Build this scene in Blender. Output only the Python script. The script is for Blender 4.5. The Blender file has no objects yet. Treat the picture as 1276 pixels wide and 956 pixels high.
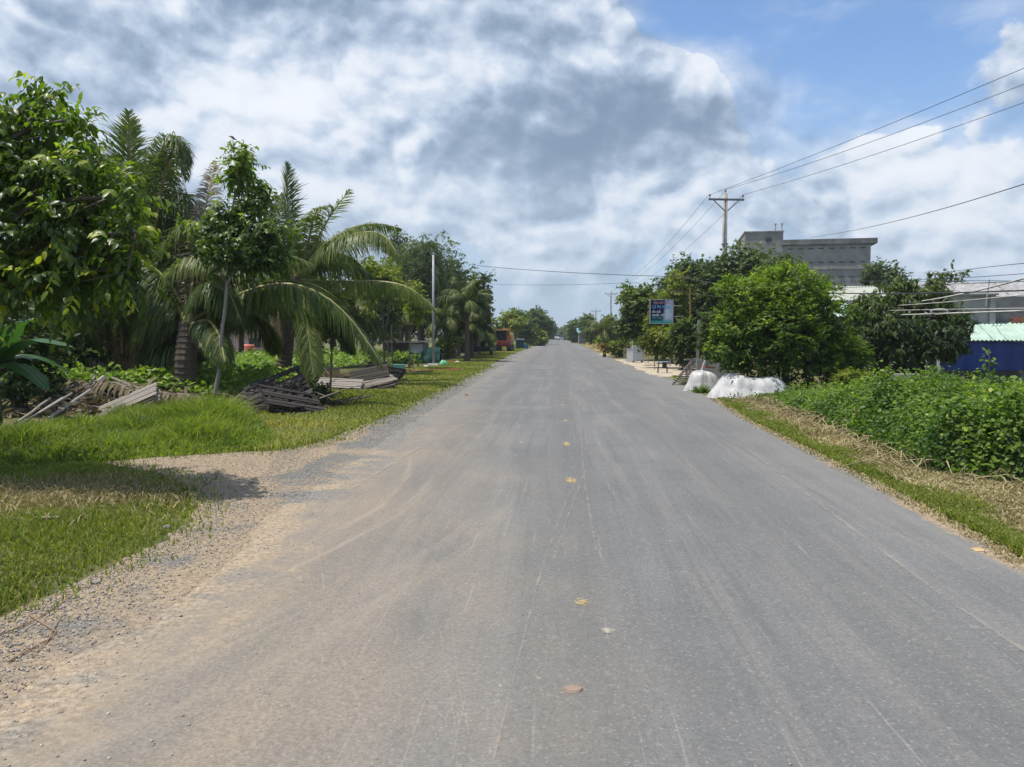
import bpy, math, random
import numpy as np
from mathutils import Vector, Matrix, Euler

R = math.radians
scene = bpy.context.scene
COL = scene.collection
rng = np.random.default_rng(7)
random.seed(7)

# ------------------------------------------------------------------ camera
F_PX, CW, CH = 957.0, 1276.0, 956.0
CAM = Vector((0.0, 0.0, 1.6))
PITCH, YAW = R(3.58), R(3.35)
cam_d = bpy.data.cameras.new("camera")
cam_o = bpy.data.objects.new("camera", cam_d)
COL.objects.link(cam_o)
cam_o.location = CAM
cam_o.rotation_euler = Euler((R(90) - PITCH, 0, YAW), 'XYZ')
cam_d.sensor_width = 36
cam_d.lens = 36 * F_PX / CW
cam_d.clip_start = 0.05
cam_d.clip_end = 6000
scene.camera = cam_o
MROT = Euler((R(90) - PITCH, 0, YAW), 'XYZ').to_matrix()

def ray(px, py):
    return MROT @ Vector(((px - CW / 2), -(py - CH / 2), -F_PX)).normalized()
def W(px, py, Y):
    """world point seen at a photo pixel, at world distance Y down the road"""
    d = ray(px, py)
    return CAM + d * (Y / d.y)
def GP(px, py, z=0.0):
    d = ray(px, py)
    return CAM + d * ((z - CAM.z) / d.z)

# ------------------------------------------------------------------ light
SUN_EL, SUN_AZ = R(70), R(-98)          # azimuth from +Y (down the road) towards +X
sun_dir = Vector((math.sin(SUN_AZ) * math.cos(SUN_EL), math.cos(SUN_AZ) * math.cos(SUN_EL), math.sin(SUN_EL)))
sd = bpy.data.lights.new("sun", 'SUN')
sd.energy = 5.0
sd.angle = R(0.5)
sd.color = (1.0, 0.93, 0.84)
so = bpy.data.objects.new("sun", sd)
so.rotation_euler = sun_dir.to_track_quat('Z', 'Y').to_euler()
so.location = (0, 0, 60)
COL.objects.link(so)

world = bpy.data.worlds.new("World")
scene.world = world
world.use_nodes = True
scene.view_settings.view_transform = 'Standard'
scene.view_settings.look = 'None'
scene.view_settings.exposure = 0.12
scene.view_settings.gamma = 1.0
scene.view_settings.use_curve_mapping = False
scene.cycles.max_bounces = 8
scene.cycles.diffuse_bounces = 3
scene.cycles.glossy_bounces = 2
scene.cycles.transmission_bounces = 4
scene.cycles.transparent_max_bounces = 8
scene.cycles.use_denoising = True

class NT:
    """small node-tree helper"""
    def __init__(s, tree):
        s.t = tree
        s.n = tree.nodes
        s.l = tree.links
    def node(s, typ, **kw):
        n = s.n.new(typ)
        for k, v in kw.items():
            setattr(n, k, v)
        return n
    def put(s, sock, v):
        if v is None:
            return
        if isinstance(v, bpy.types.NodeSocket):
            s.l.new(v, sock)
        else:
            if isinstance(v, (tuple, list)) and len(v) == 3 and sock.type == 'RGBA':
                v = (*v, 1)
            sock.default_value = v
    def math(s, op, a, b=None, c=None, clamp=False):
        n = s.node('ShaderNodeMath', operation=op)
        n.use_clamp = clamp
        for i, v in enumerate((a, b, c)):
            s.put(n.inputs[i], v)
        return n.outputs[0]
    def vmath(s, op, a, b=None, scale=None):
        n = s.node('ShaderNodeVectorMath', operation=op)
        s.put(n.inputs[0], a)
        s.put(n.inputs[1], b)
        if scale is not None:
            s.put(n.inputs['Scale'], scale)
        return n.outputs['Value'] if op in ('LENGTH', 'DOT_PRODUCT', 'DISTANCE') else n.outputs[0]
    def mix(s, f, a, b, blend='MIX'):
        n = s.node('ShaderNodeMix', data_type='RGBA', blend_type=blend)
        s.put(n.inputs[0], f)
        s.put(n.inputs[6], a)
        s.put(n.inputs[7], b)
        return n.outputs[2]
    def noise(s, vec, scale, detail=4, rough=0.55, distort=0.0, color=False, lac=2.0):
        n = s.node('ShaderNodeTexNoise')
        s.put(n.inputs['Vector'], vec)
        s.put(n.inputs['Scale'], scale)
        s.put(n.inputs['Detail'], detail)
        s.put(n.inputs['Roughness'], rough)
        s.put(n.inputs['Distortion'], distort)
        s.put(n.inputs['Lacunarity'], lac)
        return n.outputs['Color'] if color else n.outputs[0]
    def smooth(s, v, a, b, x=0.0, y=1.0):
        n = s.node('ShaderNodeMapRange', interpolation_type='SMOOTHSTEP')
        for i, q in enumerate((v, a, b, x, y)):
            s.put(n.inputs[i], q)
        return n.outputs[0]
    def lin(s, v, a, b, x=0.0, y=1.0):
        n = s.node('ShaderNodeMapRange')
        for i, q in enumerate((v, a, b, x, y)):
            s.put(n.inputs[i], q)
        return n.outputs[0]
    def scale(s, vec, xyz):
        return s.vmath('MULTIPLY', vec, xyz)

def build_world():
    t = NT(world.node_tree)
    t.n.clear()
    out = t.node('ShaderNodeOutputWorld')
    sky = t.node('ShaderNodeTexSky', sky_type='NISHITA')
    sky.sun_disc = False
    sky.sun_elevation = SUN_EL
    sky.sun_rotation = SUN_AZ
    sky.air_density = 1.0
    sky.dust_density = 0.6
    sky.ozone_density = 2.0
    coord = t.node('ShaderNodeTexCoord').outputs['Generated']
    d = t.vmath('NORMALIZE', coord)
    sep = t.node('ShaderNodeSeparateXYZ')
    t.put(sep.inputs[0], d)
    dz = sep.outputs[2]
    BG = 0.10
    blue = t.mix(1.0, sky.outputs[0], (BG * 1.35, BG * 1.50, BG * 1.66), 'MULTIPLY')
    # pale humid air towards the horizon
    hz = t.smooth(dz, -0.02, 0.36, 1.0, 0.0)
    base = t.mix(t.math('MULTIPLY', hz, 0.88), blue, (0.365, 0.475, 0.635))

    # cloud layer: warped fractal noise in the direction sphere, flattened upwards
    warp = t.noise(d, 2.2, 3, 0.5, color=True)
    wv = t.vmath('SCALE', t.vmath('SUBTRACT', warp, (0.5, 0.5, 0.5)), scale=0.10)
    p0 = t.vmath('ADD', d, wv)
    def field(p):
        ps = t.scale(p, (1.0, 1.0, 1.35))
        a = t.noise(ps, 3.1, 7, 0.60)
        # rounded bulges parted by creases, as in heaped cumulus
        n2 = t.noise(ps, 7.5, 1.5, 0.5)
        n3 = t.noise(ps, 21.0, 1.5, 0.5)
        puff = t.math('MULTIPLY', t.math('ABSOLUTE', t.math('SUBTRACT', n2, 0.5)), 2.0)
        puff3 = t.math('MULTIPLY', t.math('ABSOLUTE', t.math('SUBTRACT', n3, 0.5)), 2.0)
        return t.math('ADD', t.math('MULTIPLY', a, 0.80), t.math('ADD', t.math('MULTIPLY', puff, 0.32), t.math('MULTIPLY', puff3, 0.09)))
    f0 = field(p0)
    f1 = field(t.vmath('ADD', p0, (-0.009, 0.0, 0.016)))
    def blobs(lst):
        acc = None
        for (px, py, rx, ry, w) in lst:
            c = ray(px, py)
            # irregular outline from the same warp
            q = t.vmath('SUBTRACT', t.vmath('ADD', d, t.vmath('SCALE', wv, scale=0.38)), tuple(c))
            q = t.scale(q, (F_PX / rx, F_PX / max(rx, ry) * 0.8, F_PX / ry))
            m = t.smooth(t.vmath('LENGTH', q), 0.0, 1.0, w, 0.0)
            acc = m if acc is None else t.math('ADD', acc, m)
        return acc
    # where the cloud banks and the open blue stand (photo pixels name the directions)
    cover = blobs([
        (450, 60, 420, 130, 0.20), (330, 180, 330, 150, 0.16), (720, 100, 150, 130, 0.26), (760, 160, 200, 110, 0.20),
        (880, 105, 120, 85, 0.20), (640, 190, 230, 110, 0.18), (880, 190, 130, 80, 0.16), (560, 250, 240, 90, 0.12),
        (1130, 235, 160, 80, 0.13), (1230, 290, 120, 80, 0.12), (1130, 130, 150, 50, -0.04), (1290, 60, 70, 110, 0.07),
        (880, 275, 160, 60, 0.10), (100, 60, 260, 130, 0.10), (760, 310, 200, 60, 0.05), (60, 160, 180, 90, 0.04),
        (990, 60, 150, 130, -0.34), (1130, 40, 130, 110, -0.30), (860, 10, 110, 60, -0.30), (195, 30, 120, 60, 0.10),
        (1010, 170, 60, 55, -0.14), (420, 100, 70, 40, -0.08), (350, 150, 50, 40, -0.05), (520, 330, 120, 40, -0.10),
        (1170, 190, 60, 40, -0.04), (700, 270, 560, 130, 0.10), (1180, 260, 260, 130, 0.09),
    ])
    dark = blobs([
        (430, -50, 330, 110, 1.15), (720, 155, 190, 70, 0.85), (860, 150, 150, 55, 0.60), (650, 205, 120, 55, 0.70), (565, 150, 70, 50, 0.60),
        (690, 40, 90, 40, 0.40), (40, 50, 190, 100, 0.50), (130, 160, 120, 70, 0.30), (800, 345, 460, 80, 0.20), (1000, 240, 90, 60, 0.20), (1200, 255, 90, 35, 0.30), (900, 185, 70, 35, 0.35),
    ])
    bright = blobs([
        (270, 130, 160, 130, 0.42), (890, 90, 110, 70, 0.32), (560, 95, 110, 70, 0.38), (1140, 215, 120, 90, 0.55), (1240, 290, 110, 60, 0.45), (740, 75, 60, 30, 0.3),
        (810, 265, 110, 60, 0.30), (520, 215, 120, 70, 0.25), (400, 120, 200, 60, 0.2),
    ])
    D = t.math('ADD', f0, cover)
    cov = t.smooth(D, 0.462, 0.522)
    veil = t.math('MULTIPLY', t.smooth(t.math('ADD', t.noise(t.scale(p0, (1.0, 1.0, 2.6)), 2.3, 6, 0.62), t.math('MULTIPLY', cover, 0.55)), 0.36, 0.58), 0.62)
    cov = t.math('MAXIMUM', cov, veil)
    # fluffy relief: density rising towards the light reads dark, falling reads lit
    rel = t.math('MULTIPLY', t.math('SUBTRACT', f0, f1), 5.2)
    thick = t.smooth(D, 0.55, 0.95, 0.0, 0.22)
    fine = t.math('MULTIPLY', t.math('SUBTRACT', t.noise(p0, 5.5, 6, 0.62), 0.5), 1.0)
    lit = t.math('ADD', 0.53, rel)
    lit = t.math('ADD', lit, bright)
    lit = t.math('ADD', lit, fine)
    lit = t.math('SUBTRACT', lit, thick)
    lit = t.math('SUBTRACT', lit, t.math('MULTIPLY', dark, 0.44))
    # soft floor so that deep shade keeps its own modelling
    lit = t.math('DIVIDE', 1.0, t.math('ADD', 1.0, t.math('EXPONENT', t.math('MULTIPLY', t.math('SUBTRACT', lit, 0.42), -4.6))))
    ramp = t.node('ShaderNodeValToRGB')
    t.put(ramp.inputs[0], lit)
    e = ramp.color_ramp.elements
    e[0].position, e[0].color = 0.0, (0.19, 0.265, 0.37, 1)
    e[1].position, e[1].color = 1.0, (0.90, 0.92, 0.955, 1)
    m = e.new(0.40)
    m.color = (0.40, 0.49, 0.625, 1)
    m = e.new(0.72)
    m.color = (0.595, 0.675, 0.79, 1)
    cloudc = t.mix(t.math('MULTIPLY', hz, 0.42), ramp.outputs[0], (0.50, 0.60, 0.72))
    thin = t.smooth(dz, 0.0, 0.10, 0.25, 0.93)
    col = t.mix(t.math('MULTIPLY', cov, thin), base, cloudc)
    bg = t.node('ShaderNodeBackground')
    t.put(bg.inputs[0], col)
    bg.inputs[1].default_value = 1.0
    t.l.new(bg.outputs[0], out.inputs[0])
    world.cycles.sampling_method = 'MANUAL'
    world.cycles.sample_map_resolution = 512
build_world()

# ------------------------------------------------------------------ geometry helper
def nrm(a):
    return a / np.maximum(np.linalg.norm(a, axis=-1, keepdims=True), 1e-9)

class G:
    """collects geometry and links it as ONE mesh object"""
    def __init__(s):
        s.V, s.T, s.Fq, s.Ft, s.mq, s.mt, s.n = [], [], [], [], [], [], 0
    def add(s, V, quads=None, tris=None, tint=0.5, mi=0):
        V = np.asarray(V, dtype=np.float64).reshape(-1, 3)
        s.V.append(V)
        tt = np.full(len(V), tint) if np.isscalar(tint) else np.asarray(tint)
        s.T.append(tt)
        if quads is not None and len(quads):
            q = np.asarray(quads).reshape(-1, 4) + s.n
            s.Fq.append(q)
            s.mq.append(np.full(len(q), mi))
        if tris is not None and len(tris):
            q = np.asarray(tris).reshape(-1, 3) + s.n
            s.Ft.append(q)
            s.mt.append(np.full(len(q), mi))
        s.n += len(V)
        return s
    def box(s, c, size, rot=None, tint=0.5, mi=0, taper=1.0):
        x, y, z = size[0] / 2, size[1] / 2, size[2] / 2
        v = np.array([(-x, -y, -z), (x, -y, -z), (x, y, -z), (-x, y, -z), (-x * taper, -y * taper, z), (x * taper, -y * taper, z), (x * taper, y * taper, z), (-x * taper, y * taper, z)])
        if rot is not None:
            m = np.array(Euler(rot, 'XYZ').to_matrix())
            v = v @ m.T
        v = v + np.array(c)
        return s.add(v, quads=[(0, 3, 2, 1), (4, 5, 6, 7), (0, 1, 5, 4), (1, 2, 6, 5), (2, 3, 7, 6), (3, 0, 4, 7)], tint=tint, mi=mi)
    def beam(s, a, b, w, h, tint=0.5, mi=0, roll=0.0):
        a, b = Vector(a), Vector(b)
        d = b - a
        q = d.to_track_quat('X', 'Z').to_matrix() @ Matrix.Rotation(roll, 3, 'X')
        L, x = d.length, np.array
        v = np.array([(-L / 2, -w / 2, -h / 2), (L / 2, -w / 2, -h / 2), (L / 2, w / 2, -h / 2), (-L / 2, w / 2, -h / 2), (-L / 2, -w / 2, h / 2), (L / 2, -w / 2, h / 2), (L / 2, w / 2, h / 2), (-L / 2, w / 2, h / 2)])
        v = v @ np.array(q).T + np.array((a + b) / 2)
        return s.add(v, quads=[(0, 3, 2, 1), (4, 5, 6, 7), (0, 1, 5, 4), (1, 2, 6, 5), (2, 3, 7, 6), (3, 0, 4, 7)], tint=tint, mi=mi)
    def tube(s, pts, rad, n=8, tint=0.5, mi=0, caps=True):
        P = np.array([tuple(p) for p in pts], dtype=float)
        k = len(P)
        rad = np.full(k, rad) if np.isscalar(rad) else np.asarray(rad, dtype=float)
        d = np.gradient(P, axis=0)
        d = nrm(d)
        up = np.array((0, 0, 1.0)) if abs(d[:, 2]).mean() < 0.8 else np.array((0.0, 1.0, 0))
        a = nrm(np.cross(d, up))
        b = np.cross(d, a)
        th = np.linspace(0, 2 * math.pi, n, endpoint=False)
        V = P[:, None, :] + rad[:, None, None] * (np.cos(th)[None, :, None] * a[:, None, :] + np.sin(th)[None, :, None] * b[:, None, :])
        i = np.arange(k - 1)[:, None] * n
        j = np.arange(n)[None, :]
        j2 = (j + 1) % n
        q = np.stack([i + j, i + j2, i + n + j2, i + n + j], axis=-1).reshape(-1, 4)
        V = V.reshape(-1, 3)
        tris = []
        if caps:
            V = np.vstack([V, P[0], P[-1]])
            c0, c1 = k * n, k * n + 1
            for jj in range(n):
                tris.append((c0, (jj + 1) % n, jj))
                tris.append((c1, (k - 1) * n + jj, (k - 1) * n + (jj + 1) % n))
        return s.add(V, quads=q, tris=tris, tint=tint, mi=mi)
    def inst(s, P, X, Z, S, tmpl, tint, Sw=None, mi=0):
        """instances of a leaf template: tmpl = (verts, quads, tris); P origins, X leaf axis, Z leaf normal"""
        tv, tq, tt = tmpl
        X = nrm(X)
        Z = nrm(Z - (Z * X).sum(-1, keepdims=True) * X)
        Y = np.cross(Z, X)
        S = np.asarray(S)[:, None, None]
        Sw = S if Sw is None else np.asarray(Sw)[:, None, None]
        V = P[:, None, :] + S * tv[None, :, 0:1] * X[:, None, :] + Sw * tv[None, :, 1:2] * Y[:, None, :] + S * tv[None, :, 2:3] * Z[:, None, :]
        n, k = len(P), len(tv)
        off = (np.arange(n) * k)[:, None, None]
        q = (np.asarray(tq)[None] + off).reshape(-1, 4) if len(tq) else None
        t = (np.asarray(tt)[None] + off).reshape(-1, 3) if len(tt) else None
        tn = np.repeat(np.broadcast_to(np.asarray(tint, dtype=float), (n,)), k)
        return s.add(V.reshape(-1, 3), quads=q, tris=t, tint=tn, mi=mi)
    def build(s, name, mats, parent=None, origin=None, local=False, smooth=False):
        me = bpy.data.meshes.new(name)
        V = np.concatenate(s.V)
        if parent is not None and not local:
            V = V - np.array(parent.get('_w', (0, 0, 0)))
        elif origin is not None:
            V = V - np.array(tuple(origin))
        T = np.concatenate(s.T)
        q = np.concatenate(s.Fq) if s.Fq else np.zeros((0, 4), int)
        t = np.concatenate(s.Ft) if s.Ft else np.zeros((0, 3), int)
        me.vertices.add(len(V))
        me.vertices.foreach_set('co', V.astype(np.float32).ravel())
        loops = np.concatenate([q.ravel(), t.ravel()]).astype(np.int32)
        me.loops.add(len(loops))
        me.loops.foreach_set('vertex_index', loops)
        me.polygons.add(len(q) + len(t))
        st = np.concatenate([np.arange(len(q)) * 4, len(q) * 4 + np.arange(len(t)) * 3]).astype(np.int32)
        me.polygons.foreach_set('loop_start', st)
        mi = np.concatenate([*(s.mq or [np.zeros(0)]), *(s.mt or [np.zeros(0)])]).astype(np.int32)
        mats = mats if isinstance(mats, (list, tuple)) else [mats]
        for m in mats:
            me.materials.append(m)
        if len(mats) > 1:
            me.polygons.foreach_set('material_index', mi)
        soft = smooth or (len(q) + len(t)) > 1500
        me.polygons.foreach_set('use_smooth', np.full(len(q) + len(t), soft, dtype=bool))
        at = me.attributes.new('tint', 'FLOAT', 'POINT')
        at.data.foreach_set('value', T.astype(np.float32))
        me.update(calc_edges=True)
        o = bpy.data.objects.new(name, me)
        COL.objects.link(o)
        if parent is not None:
            o.parent = parent
        elif origin is not None:
            o.location = origin
        return o

def thing(name, label, cat, loc=(0, 0, 0), rot=(0, 0, 0), group=None):
    o = bpy.data.objects.new(name, None)
    COL.objects.link(o)
    o.empty_display_size = 0.3
    o.location = loc
    o.rotation_euler = rot
    o['_w'] = tuple(loc)
    o['label'] = label
    o['category'] = cat
    if group:
        o['group'] = group
    return o
def tag(o, label, cat, group=None):
    o['label'] = label
    o['category'] = cat
    if group:
        o['group'] = group
    return o
def struct(o, kind='structure'):
    o['kind'] = kind
    return o
def dup(root, loc, rot=None, label=None, scale=None, group=None):
    r = root.copy()
    COL.objects.link(r)
    r.location = loc
    if rot is not None:
        r.rotation_euler = rot
    if scale is not None:
        r.scale = scale if not np.isscalar(scale) else (scale,) * 3
    if label:
        r['label'] = label
    if group:
        r['group'] = group
    for ch in list(root.children):
        c = ch.copy()
        COL.objects.link(c)
        c.parent = r
        for g in list(ch.children):
            k = g.copy()
            COL.objects.link(k)
            k.parent = c
    return r

# ------------------------------------------------------------------ materials
MATS = {}
def newmat(name):
    m = bpy.data.materials.new(name)
    m.use_nodes = True
    t = NT(m.node_tree)
    t.n.clear()
    out = t.node('ShaderNodeOutputMaterial')
    MATS[name] = m
    return m, t, out
def bsdf(t, out, col, rough=0.7, spec=0.3, metal=0.0, bump=None, bstr=0.3, bdist=0.01):
    p = t.node('ShaderNodeBsdfPrincipled')
    t.put(p.inputs['Base Color'], col)
    t.put(p.inputs['Roughness'], rough)
    t.put(p.inputs['Specular IOR Level'], spec)
    t.put(p.inputs['Metallic'], metal)
    if bump is not None:
        b = t.node('ShaderNodeBump')
        b.inputs['Strength'].default_value = bstr
        b.inputs['Distance'].default_value = bdist
        t.put(b.inputs['Height'], bump)
        t.l.new(b.outputs[0], p.inputs['Normal'])
    t.l.new(p.outputs[0], out.inputs[0])
    return p
def coords(t, which='Object'):
    return t.node('ShaderNodeTexCoord').outputs[which]
def wpos(t):
    return t.node('ShaderNodeNewGeometry').outputs['Position']

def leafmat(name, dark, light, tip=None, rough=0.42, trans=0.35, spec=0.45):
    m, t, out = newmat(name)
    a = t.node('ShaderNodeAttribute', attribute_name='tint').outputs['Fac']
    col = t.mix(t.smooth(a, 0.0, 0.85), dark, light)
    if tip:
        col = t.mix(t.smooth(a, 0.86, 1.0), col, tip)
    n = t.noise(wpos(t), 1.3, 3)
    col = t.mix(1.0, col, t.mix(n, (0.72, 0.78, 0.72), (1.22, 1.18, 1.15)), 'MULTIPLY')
    p = t.node('ShaderNodeBsdfPrincipled')
    t.put(p.inputs['Base Color'], col)
    p.inputs['Roughness'].default_value = rough
    p.inputs['Specular IOR Level'].default_value = spec
    tr = t.node('ShaderNodeBsdfTranslucent')
    t.put(tr.inputs[0], t.mix(1.0, col, (1.55, 1.75, 0.55), 'MULTIPLY'))
    mx = t.node('ShaderNodeMixShader')
    mx.inputs[0].default_value = trans
    t.l.new(p.outputs[0], mx.inputs[1])
    t.l.new(tr.outputs[0], mx.inputs[2])
    t.l.new(mx.outputs[0], out.inputs[0])
    return m

def woodmat(name, c1, c2, rough=0.85, scale=6.0, axis=(0.15, 1, 1)):
    m, t, out = newmat(name)
    v = t.scale(coords(t), axis)
    n = t.noise(v, scale * 3, 6, 0.65, 0.4)
    n2 = t.noise(coords(t), 2.0, 3)
    a = t.node('ShaderNodeAttribute', attribute_name='tint').outputs['Fac']
    f = t.math('ADD', t.math('MULTIPLY', n, 0.6), t.math('MULTIPLY', n2, 0.3))
    f = t.math('ADD', f, t.math('SUBTRACT', t.math('MULTIPLY', a, 0.8), 0.35), clamp=True)
    bsdf(t, out, t.mix(f, c1, c2), rough, 0.2, bump=n, bstr=0.4)
    return m

def plainmat(name, c, rough=0.6, spec=0.3, metal=0.0, var=0.25, scale=3.0, dirt=None, bstr=0.15):
    m, t, out = newmat(name)
    n = t.noise(coords(t), scale, 6, 0.6)
    lo = tuple(x * (1 - var) for x in c)
    hi = tuple(min(1, x * (1 + var)) for x in c)
    col = t.mix(t.smooth(n, 0.3, 0.7), lo, hi)
    if dirt:
        n2 = t.noise(coords(t), scale * 2.3, 5, 0.7, 0.5)
        col = t.mix(t.smooth(n2, 0.52, 0.72, 0.0, 0.7), col, dirt)
    bsdf(t, out, col, rough, spec, metal, bump=n, bstr=bstr)
    return m

# foliage
L_BIG = leafmat('leaf_broad_glossy', (0.038, 0.070, 0.012), (0.120, 0.185, 0.024), (0.34, 0.38, 0.035), 0.38, 0.50, 0.4)
L_SLIM = leafmat('leaf_slender_tree', (0.045, 0.085, 0.014), (0.150, 0.215, 0.034), (0.30, 0.30, 0.05), 0.40, 0.45, 0.35)
L_PALM = leafmat('leaf_coconut', (0.048, 0.082, 0.018), (0.155, 0.200, 0.046), (0.32, 0.27, 0.10), 0.45, 0.36, 0.32)
L_PALMDARK = leafmat('leaf_palm_far', (0.042, 0.070, 0.015), (0.135, 0.165, 0.038), (0.24, 0.22, 0.07), 0.55, 0.34, 0.2)
L_DEAD = leafmat('leaf_dead', (0.085, 0.062, 0.045), (0.27, 0.215, 0.155), None, 0.8, 0.15, 0.15)
L_BANANA = leafmat('leaf_banana', (0.020, 0.055, 0.018), (0.050, 0.12, 0.036), None, 0.35, 0.28, 0.5)
L_BRIGHT = leafmat('leaf_bright_green', (0.036, 0.080, 0.010), (0.150, 0.225, 0.022), (0.30, 0.36, 0.04), 0.5, 0.40, 0.3)
L_MANGO = leafmat('leaf_mango', (0.026, 0.048, 0.013), (0.080, 0.115, 0.028), (0.16, 0.18, 0.05), 0.5, 0.32, 0.3)
L_FARTREE = leafmat('leaf_far_tree', (0.034, 0.058, 0.014), (0.100, 0.145, 0.030), (0.16, 0.20, 0.05), 0.6, 0.34, 0.2)
L_FEATHER = leafmat('leaf_feathery_tree', (0.030, 0.056, 0.020), (0.105, 0.145, 0.045), None, 0.55, 0.3, 0.3)
L_YELLOW = leafmat('leaf_yellow_green', (0.080, 0.110, 0.014), (0.220, 0.250, 0.036), (0.34, 0.32, 0.06), 0.55, 0.42, 0.25)
L_VINE = leafmat('leaf_vine', (0.045, 0.098, 0.015), (0.160, 0.245, 0.036), (0.34, 0.40, 0.09), 0.5, 0.40, 0.3)
L_FIELD = leafmat('leaf_field', (0.065, 0.13, 0.016), (0.20, 0.30, 0.036), (0.34, 0.42, 0.08), 0.45, 0.42, 0.3)
L_GRASS = leafmat('grass_blade', (0.085, 0.115, 0.020), (0.215, 0.250, 0.048), (0.40, 0.34, 0.15), 0.55, 0.36, 0.2)
L_TALL = leafmat('grass_tall', (0.070, 0.110, 0.018), (0.200, 0.255, 0.046), (0.34, 0.37, 0.09), 0.5, 0.42, 0.25)
L_STRAW = leafmat('grass_straw', (0.19, 0.145, 0.075), (0.46, 0.39, 0.24), None, 0.75, 0.2, 0.15)

BARK = woodmat('bark', (0.055, 0.045, 0.036), (0.17, 0.145, 0.12), scale=4)
BARK_PALE = woodmat('bark_pale', (0.16, 0.14, 0.12), (0.40, 0.37, 0.33), scale=3, axis=(1, 1, 0.4))
BARK_PALM = woodmat('bark_palm', (0.050, 0.038, 0.028), (0.16, 0.125, 0.095), scale=5, axis=(0.3, 0.3, 2.5))
RACHIS = plainmat('palm_rachis', (0.25, 0.23, 0.085), 0.5, 0.4, var=0.35, scale=2)
PETIOLE = plainmat('palm_petiole', (0.17, 0.115, 0.05), 0.55, 0.35, var=0.4, scale=4)
WOOD_DARK = woodmat('pallet_wood_dark', (0.015, 0.013, 0.012), (0.062, 0.054, 0.048))
WOOD_GREY = woodmat('pallet_wood_grey', (0.12, 0.105, 0.09), (0.31, 0.28, 0.24))
CONC = plainmat('concrete', (0.30, 0.29, 0.275), 0.9, 0.2, var=0.25, scale=1.6, dirt=(0.13, 0.125, 0.115))
CONC_DARK = plainmat('concrete_dark', (0.20, 0.195, 0.19), 0.9, 0.2, var=0.3, scale=0.9, dirt=(0.10, 0.095, 0.09))
POLE = plainmat('pole_concrete', (0.30, 0.285, 0.26), 0.85, 0.2, var=0.2, scale=4)
STEEL = plainmat('galvanised_steel', (0.34, 0.35, 0.37), 0.6, 0.4, 0.25, var=0.15, scale=5)
CABLE = plainmat('cable_black', (0.035, 0.035, 0.038), 0.6, 0.3)
CABLE_PALE = plainmat('cable_pale', (0.42, 0.41, 0.39), 0.6, 0.3)
PORC = plainmat('insulator', (0.22, 0.16, 0.13), 0.3, 0.5)
BLACK = plainmat('black_rubber', (0.022, 0.022, 0.024), 0.7, 0.3)
REDP = plainmat('red_paint', (0.20, 0.030, 0.024), 0.45, 0.4, var=0.3)
YELP = plainmat('yellow_paint', (0.42, 0.20, 0.045), 0.45, 0.4, var=0.25)
WHITEP = plainmat('white_paint', (0.62, 0.62, 0.60), 0.5, 0.4, var=0.12, dirt=(0.35, 0.33, 0.30))
GREYP = plainmat('grey_paint', (0.33, 0.37, 0.40), 0.5, 0.4, var=0.12)
PINK = plainmat('pink_render', (0.50, 0.36, 0.31), 0.85, 0.2, var=0.15)
GREENNET = plainmat('green_net', (0.012, 0.055, 0.045), 0.8, 0.2, var=0.4, scale=5)
GREENBAG = plainmat('green_plastic', (0.13, 0.42, 0.22), 0.4, 0.4, var=0.2)
TEALP = plainmat('teal_plastic', (0.16, 0.42, 0.36), 0.45, 0.4, var=0.15)
BLUEP = plainmat('blue_plastic', (0.03, 0.12, 0.25), 0.45, 0.4, var=0.15)
TERRA = plainmat('terracotta', (0.27, 0.085, 0.055), 0.85, 0.2, var=0.3)
BRICK = plainmat('brick_red', (0.34, 0.13, 0.08), 0.9, 0.2, var=0.3, scale=7)
ROOFPALE = plainmat('roof_cream', (0.34, 0.36, 0.31), 0.65, 0.4, var=0.12)
ROOFGREEN = plainmat('roof_pale_green', (0.34, 0.46, 0.39), 0.6, 0.4, var=0.14)
ROOFGREY = plainmat('roof_grey_sheet', (0.30, 0.30, 0.30), 0.6, 0.35, 0.2, var=0.3, dirt=(0.19, 0.12, 0.08))
ROOFBLUE = plainmat('roof_blue', (0.16, 0.30, 0.36), 0.5, 0.4)
GLASS = plainmat('dark_glass', (0.012, 0.016, 0.022), 0.12, 0.6, var=0.1)
PAPER = plainmat('carton', (0.45, 0.32, 0.16), 0.85, 0.2)
STONE = woodmat('stone', (0.17, 0.16, 0.145), (0.44, 0.41, 0.36), 0.9)

def mat_blue_curtain():
    m, t, out = newmat('blue_tarpaulin')
    n = t.noise(t.scale(coords(t), (1, 1, 0.25)), 2.4, 5)
    bsdf(t, out, t.mix(t.smooth(n, 0.3, 0.7), (0.008, 0.028, 0.15), (0.014, 0.046, 0.24)), 0.5, 0.35, bump=n, bstr=0.4, bdist=0.05)
    return m
BLUETARP = mat_blue_curtain()
def mat_white_tarp():
    m, t, out = newmat('white_tarpaulin')
    n = t.noise(coords(t), 3.5, 6, 0.6, 0.8)
    n2 = t.noise(t.scale(coords(t), (1, 1, 0.3)), 5.0, 4)
    bsdf(t, out, t.mix(t.smooth(n2, 0.35, 0.75), (0.36, 0.36, 0.355), (0.56, 0.56, 0.55)), 0.42, 0.4, bump=n, bstr=0.4, bdist=0.04)
    return m
WTARP = mat_white_tarp()

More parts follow.
